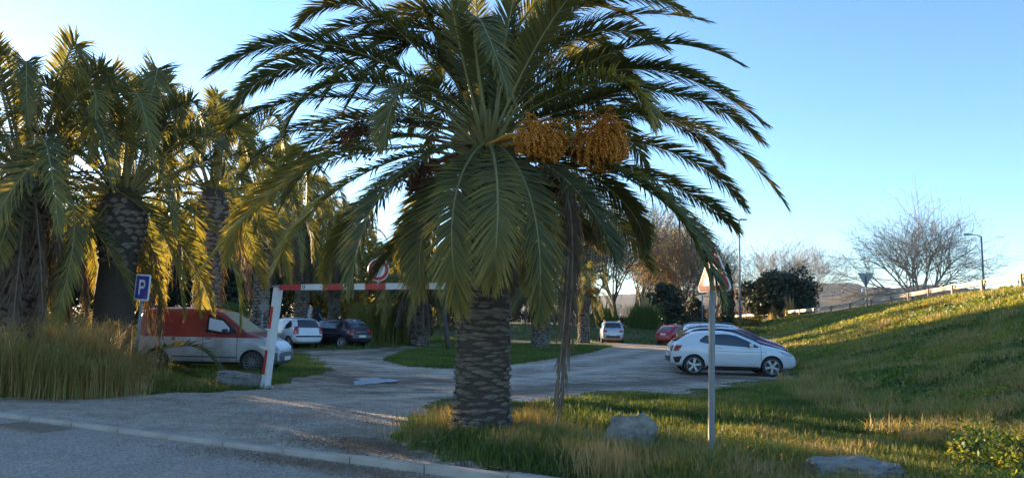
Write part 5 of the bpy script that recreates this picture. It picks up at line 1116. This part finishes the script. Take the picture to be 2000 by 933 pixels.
def car(kind, paint, loc, az, label, wheel='alloy', name='parked_car', cat='car', tails='mid', group=None, extra=None):
    """az: heading, degrees clockwise from straight ahead (+Y)"""
    sp = SPEC[kind]; L, W = sp['L'], sp['W']; root = empty(name, loc, R(90-az), label, cat, group)
    body = car_body(sp, paint); bo = link('body', body, root); D = Decal(body, bo)
    for side in ('L', 'R'):
        for k, (t, b) in enumerate(sp['side']): D.patch('side_window', t, b, side, M['glass'], .005, 10, 4, parent=root)
        x1 = sp['side'][-1][0][0][0]-.04; x2 = sp['side'][-1][0][-1][0]+.02; sx = sp['side']
        zb = .30
        seams = [x1, x2+.05]
        if kind in ('round', 'hatch', 'wagon'): seams.append(sx[1][0][0][0]-.05)
        for x_ in seams:
            xb = x_ if x_ > sp['wheels'][0]+.5 else sp['wheels'][0]+.42
            D.patch('door_seam', [(x_-.008, sp['belt'][1][1]-.02), (x_+.006, sp['belt'][1][1]-.02)], [(xb-.008, zb), (xb+.006, zb)], side, M['plastic'], .003, 1, 10, parent=bo)
        hz = sp['belt'][1][1]-.10; sg_ = 1 if side == 'L' else -1
        h = D.hit(x1+.16, hz, side)
        if h[0]: MB().box(h[0]+Vector((0, sg_*.018, 0)), (.17, .03, .028), bev=.006).build('door_handle', paint if kind != 'van' else M['plastic'], bo)
        # sill strip and wheel-arch lips are dark plastic
        D.patch('sill', [(sp['wheels'][0]+sp['R']+.08, .30), (sp['wheels'][1]-sp['R']-.08, .30)], [(sp['wheels'][0]+sp['R']+.08, .25), (sp['wheels'][1]-sp['R']-.08, .25)], side, M['plastic'], .006, 12, 1, parent=bo)
        # mirror
        mx = x2-.28; mz = sp['side'][-1][1][-1][1]+.10; h = D.hit(mx, mz-.04, side)
        if h[0]:
            mm = MB(); mm.box(h[0]+Vector((0, sg_*.14, .02)), (.10, .17, .13), bev=.02); mm.box(h[0]+Vector((0, sg_*.04, -.02)), (.06, .08, .04)); mm.build('mirror', M['plastic'] if kind in ('van', 'hatch') else paint, root)
        # lamps wrap round the corners
        zt = sp['belt'][0][1]
        if kind == 'van': t_ = [(.02, 1.15), (.10, 1.15)]; b_ = [(.02, .72), (.10, .72)]
        elif kind == 'round': t_ = [(.04, 1.05), (.20, 1.10)]; b_ = [(.03, .70), (.15, .74)]
        elif kind == 'mini': t_ = [(.09, .88), (.17, .88)]; b_ = [(.06, .70), (.14, .70)]
        else: t_ = [(.06, zt-.02), (.36, zt+.0)]; b_ = [(.03, zt-.20), (.24, zt-.20)]
        D.patch('tail_light', t_, b_, side, M['tail'], .007, 4, 4, parent=root)
        D.patch('headlight', [(L-.62, sp['belt'][-1][1]+.06), (L-.20, sp['belt'][-1][1]-.03)], [(L-.42, sp['belt'][-1][1]-.07), (L-.14, sp['belt'][-1][1]-.12)], side, M['lamp'], .006, 8, 3, parent=root)
    for sg_ in (-1, 1):
        y0, y1 = sg_*W/2*.52, sg_*W/2*.84; zt = sp['belt'][0][1]
        if kind == 'van': y0 = sg_*W/2*.72; z0, z1 = .72, 1.15
        elif kind == 'round': y0 = sg_*W/2*.66; z0, z1 = .72, 1.10
        elif kind == 'mini': y0, y1 = sg_*W/2*.66, sg_*W/2*.80; z0, z1 = .72, .88
        else: z0, z1 = zt-.20, zt-.03
        D.patch('tail_light', [(y0, z1), (y1, z1)], [(y0, z0), (y1, z0)], 'B', M['tail'], .008, 4, 4, parent=root)
        D.patch('headlight', [(sg_*W/2*.50, .72), (sg_*W/2*.82, .80)], [(sg_*W/2*.50, .60), (sg_*W/2*.82, .64)], 'F', M['lamp'], .008, 5, 3, parent=root)
    D.patch('windscreen', *sp['wind'], 'F', M['card'] if kind == 'van' else M['glass'], .006, 12, 8, parent=root)
    if sp['rear']: D.patch('rear_window', *sp['rear'], 'B', M['glass'], .006, 12, 6, parent=root)
    # bumpers / plates
    if kind == 'round':
        D.patch('bumper_strip', [(-.80, .66), (.80, .66)], [(-.80, .58), (.80, .58)], 'B', M['plastic'], .012, 14, 2, parent=root); pz = .82
    elif kind == 'hatch': pz = .62; D.patch('rear_bumper', [(-.70, .70), (.70, .70)], [(-.70, .52), (.70, .52)], 'B', M['trim'], .006, 14, 2, parent=root); D.patch('boot_trim', [(-.45, .86), (.45, .86)], [(-.45, .82), (.45, .82)], 'B', M['chrome'], .01, 8, 1, parent=root)
    elif kind == 'mini': pz = .80; D.patch('bumper_strip', [(-.72, .585), (.72, .585)], [(-.72, .555), (.72, .555)], 'B', M['chrome'], .012, 14, 1, parent=root)
    elif kind == 'van': pz = .60
    else: pz = .62; D.patch('rear_bumper', [(-.55, .58), (.55, .58)], [(-.5, .40), (.5, .40)], 'B', M['plastic'], .007, 12, 3, parent=root)
    D.patch('number_plate', [(-.26, pz+.06), (.26, pz+.06)], [(-.26, pz-.05), (.26, pz-.05)], 'B', M['plate'], .016, 4, 2, parent=root)
    D.patch('number_plate', [(-.26, .46), (.26, .46)], [(-.26, .35), (.26, .35)], 'F', M['plate'], .014, 4, 2, parent=root)
    D.patch('grille', [(-.48, .58), (.48, .58)], [(-.5, .48), (.5, .48)], 'F', M['plastic'], .007, 10, 2, parent=root)
    if kind == 'van':
        D.patch('front_bumper', [(-.80, .56), (.80, .56)], [(-.80, .26), (.80, .26)], 'F', M['trim'], .012, 14, 4, parent=root)
        for side in ('L', 'R'):
            D.patch('front_bumper', [(3.80, .60), (4.08, .58)], [(3.80, .26), (4.08, .28)], side, M['trim'], .010, 6, 4, parent=root)
            h = D.hit(1.18, .93, side)
            if h[0] is not None and side == 'R': MB().lathe([(0, -.008), (.06, -.006), (.065, .004)], 16, 'y', h[0]).build('fuel_cap', M['iron'], bo)
            D.patch('pale_window_patch', [(2.12, 1.52), (2.5, 1.44), (2.72, 1.24)], [(2.14, 1.20), (2.45, 1.14), (2.72, 1.13)], side, M['pale'], .0085, 8, 4, parent=bo)  # pale blue patch laid over the front side window
            D.patch('side_moulding', [(.95+.2, .46), (3.0, .46)], [(1.15, .42), (3.0, .42)], side, M['trim'], .008, 14, 1, parent=bo)
    D.patch('lower_intake', [(-.50, .36), (.50, .36)], [(-.46, .28), (.46, .28)], 'F', M['plastic'], .007, 10, 2, parent=root)
    for side in ('L', 'R'):
        wx0, wx1 = sp['wheels'][0]+sp['R']+.12, sp['wheels'][1]-sp['R']-.05; hz = sp['belt'][1][1]-.20
        D.patch('side_crease', [(wx0, hz), (wx1+.2, hz-.02)], [(wx0, hz-.012), (wx1+.2, hz-.032)], side, paint if kind == 'van' else M['trim'], .0025, 16, 1, parent=bo)
        D.patch('fuel_flap', [(sp['wheels'][0]-.10, hz+.05), (sp['wheels'][0]+.06, hz+.05)], [(sp['wheels'][0]-.10, hz-.10), (sp['wheels'][0]+.06, hz-.10)], side, paint, .004, 3, 3, parent=bo) if side == 'R' and kind != 'van' else None
    if kind == 'coupe':
        for side in ('L', 'R'): D.patch('bumper_vent', [(.06, .56), (.34, .60)], [(.14, .38), (.26, .40)], side, M['plastic'], .006, 6, 3, parent=root)
    if kind == 'mini':
        pass
    a = MB(); a.tube([(.55 if kind != 'van' else 2.3, 0, sp['top'][6][1]-.02), ((.35 if kind != 'van' else 2.15), 0, sp['top'][6][1]+.22)], .006, 5); a.build('aerial', M['plastic'], root)
    key = (sp['R'], wheel)
    if key not in WM: WM[key] = wheel_meshes(sp['R'], .20, wheel)
    t, rm, bk = WM[key]
    for wx in sp['wheels']:
        for sg_ in (-1, 1):
            we = empty('wheel', (wx, sg_*(W/2-.115), sp['R'])); we.parent = root; we.rotation_euler = (0, random.uniform(0, 6), pi if sg_ > 0 else 0)
            link('tyre', t, we); o = link('rim', rm, we); 
            if not rm.materials: rm.materials.append(M['rimsteel' if wheel == 'steel' else 'rim'])
            link('hub_back', bk, we)
    if sp['L'] > 4.4 or extra == 'rails':
        for sg_ in (-1, 1): MB().tube([(.6, sg_*.58, 1.64), (.75, sg_*.58, 1.71), (2.2, sg_*.58, 1.70), (2.35, sg_*.58, 1.62)], .018, 6).build('roof_rail', M['steel'], root)
    return root
def place(kind, ref_local, px, py, az, zoff=0):
    """origin such that the local ground point ref_local stands at pixel (px,py)"""
    g = gp(px, py, zoff); th = R(90-az); c, s = cos(th), sin(th); x, y = ref_local
    return (g.x-(x*c-y*s), g.y-(x*s+y*c), zoff-.03)
W2 = .85
car('coupe', M['paintwhite'], place('coupe', (3.19, -W2), 1509, 734, 94), 94, 'white three-door hatchback coupe parked nose to the embankment, nearest of the right row', 'alloy')
for kind, paint, X, Y, az, lab, wh in [
  ('hatch', 'paintnavy', 6.05, 26.9, 91, 'dark blue hatchback parked just behind the white coupe', 'alloy'),
  ('round', 'paintmaroon', 7.35, 29.6, 91, 'maroon hatchback with its bonnet showing above the white coupe', 'cap'),
  ('wagon', 'paintwhite', 7.45, 32.2, 91, 'tall white estate car with long dark side windows, behind the dark blue hatchback', 'alloy'),
  ('hatch', 'paintblack', 8.15, 35.4, 90, 'black hatchback with glowing red tail lamp between the red mini car and the white estate', 'cap')]:
    car(kind, M[paint], (X, Y, -.03), az, lab, wh)
g_ = gp(1293, 671); car('mini', M['paintred'], place('mini', (.56, -.8), 1321, 674, 52), 52, 'small red rounded hatchback parked in front of the pampas grass', 'cap')
car('wagon', M['paintsilver'], place('wagon', (.3, 0), 1197, 669, 3), 3, 'small silver crossover seen from behind at the back of the lot', 'cap', extra='rails')
bpy.data.objects[-1] if False else None
car('van', M['paintvan'], place('van', (3.42, -.87), 489, 727, 91), 91, 'two-tone red over pale grey delivery van with a card sunshade behind the windscreen', 'steel', 'delivery_van', 'van')
car('round', M['paintwhite'], place('round', (.0, 0.3), 592, 680, -44), -44, 'white rounded hatchback seen from behind between barrier post and dark hatchback', 'cap')
car('hatch', M['paintplum'], place('hatch', (.66, .87), 665, 679, -60), -60, 'dark plum hatchback with silver wheels parked right of the white rounded hatchback', 'cap')
car('hatch', M['paintsilver'], (at(470, 640, 34).x-2.6, 35.5, -.03), 103, 'silver car with large windscreen partly hidden behind the van and the barrier post', 'cap')

# dark bundled load with propped pale board, behind the white and plum cars
lY = 44.; lb = Vector((at(620, 620, lY).x, lY, 0)); ld = empty('covered_load', lb, 0, 'dark cloth-covered load with a pale board propped on its left, behind the white hatchback', 'covered load')
bm = bmesh.new(); bmesh.ops.create_icosphere(bm, subdivisions=3, radius=1)
from mathutils import noise as NN
for v in bm.verts:
    p = v.co; k = max(0, (p.z+1)/2); w_ = 1-.75*k**1.2; v.co = Vector((p.x*.62*w_+.08*k, p.y*.5*w_, 1.15+p.z*1.15))+Vector(NN.noise_vector(p*2.2))*.12
me = bpy.data.meshes.new('cloth'); bm.to_mesh(me); bm.free(); link('cloth', me, ld, [M['tarp']])
MB().box((-.42, -.3, 1.75), (.22, .04, .75), Matrix.Rotation(.25, 3, 'Y')).build('board', M['pale'], ld); MB().box((-.60, -.3, 1.4), (.09, .05, .9)).build('slat', M['signwhite'], ld)
MB().tube([(.2, -.5, 1.75), (.5, -.5, 1.25)], .035, 6).build('pole', M['steel'], ld); MB().tube([(-.25, -.5, 1.45), (.1, -.5, 1.2)], .03, 6).build('pole', M['steel'], ld)

# ------------------------------------------------------------------ thin air between here and the hills
hz = MB().box((0, 1300, 100), (15000, 9000, 216)).build('haze', [], None); tag(hz, kind='stuff')
hm = bpy.data.materials.new('haze_air'); hm.use_nodes = True; hn = hm.node_tree.nodes; hn.clear()
ho = hn.new('ShaderNodeOutputMaterial'); pv = hn.new('ShaderNodeVolumePrincipled'); pv.inputs['Density'].default_value = .00006; pv.inputs['Color'].default_value = (.85, .9, 1, 1); pv.inputs['Anisotropy'].default_value = .3
hm.node_tree.links.new(pv.outputs[0], ho.inputs['Volume']); hz.data.materials.append(hm)
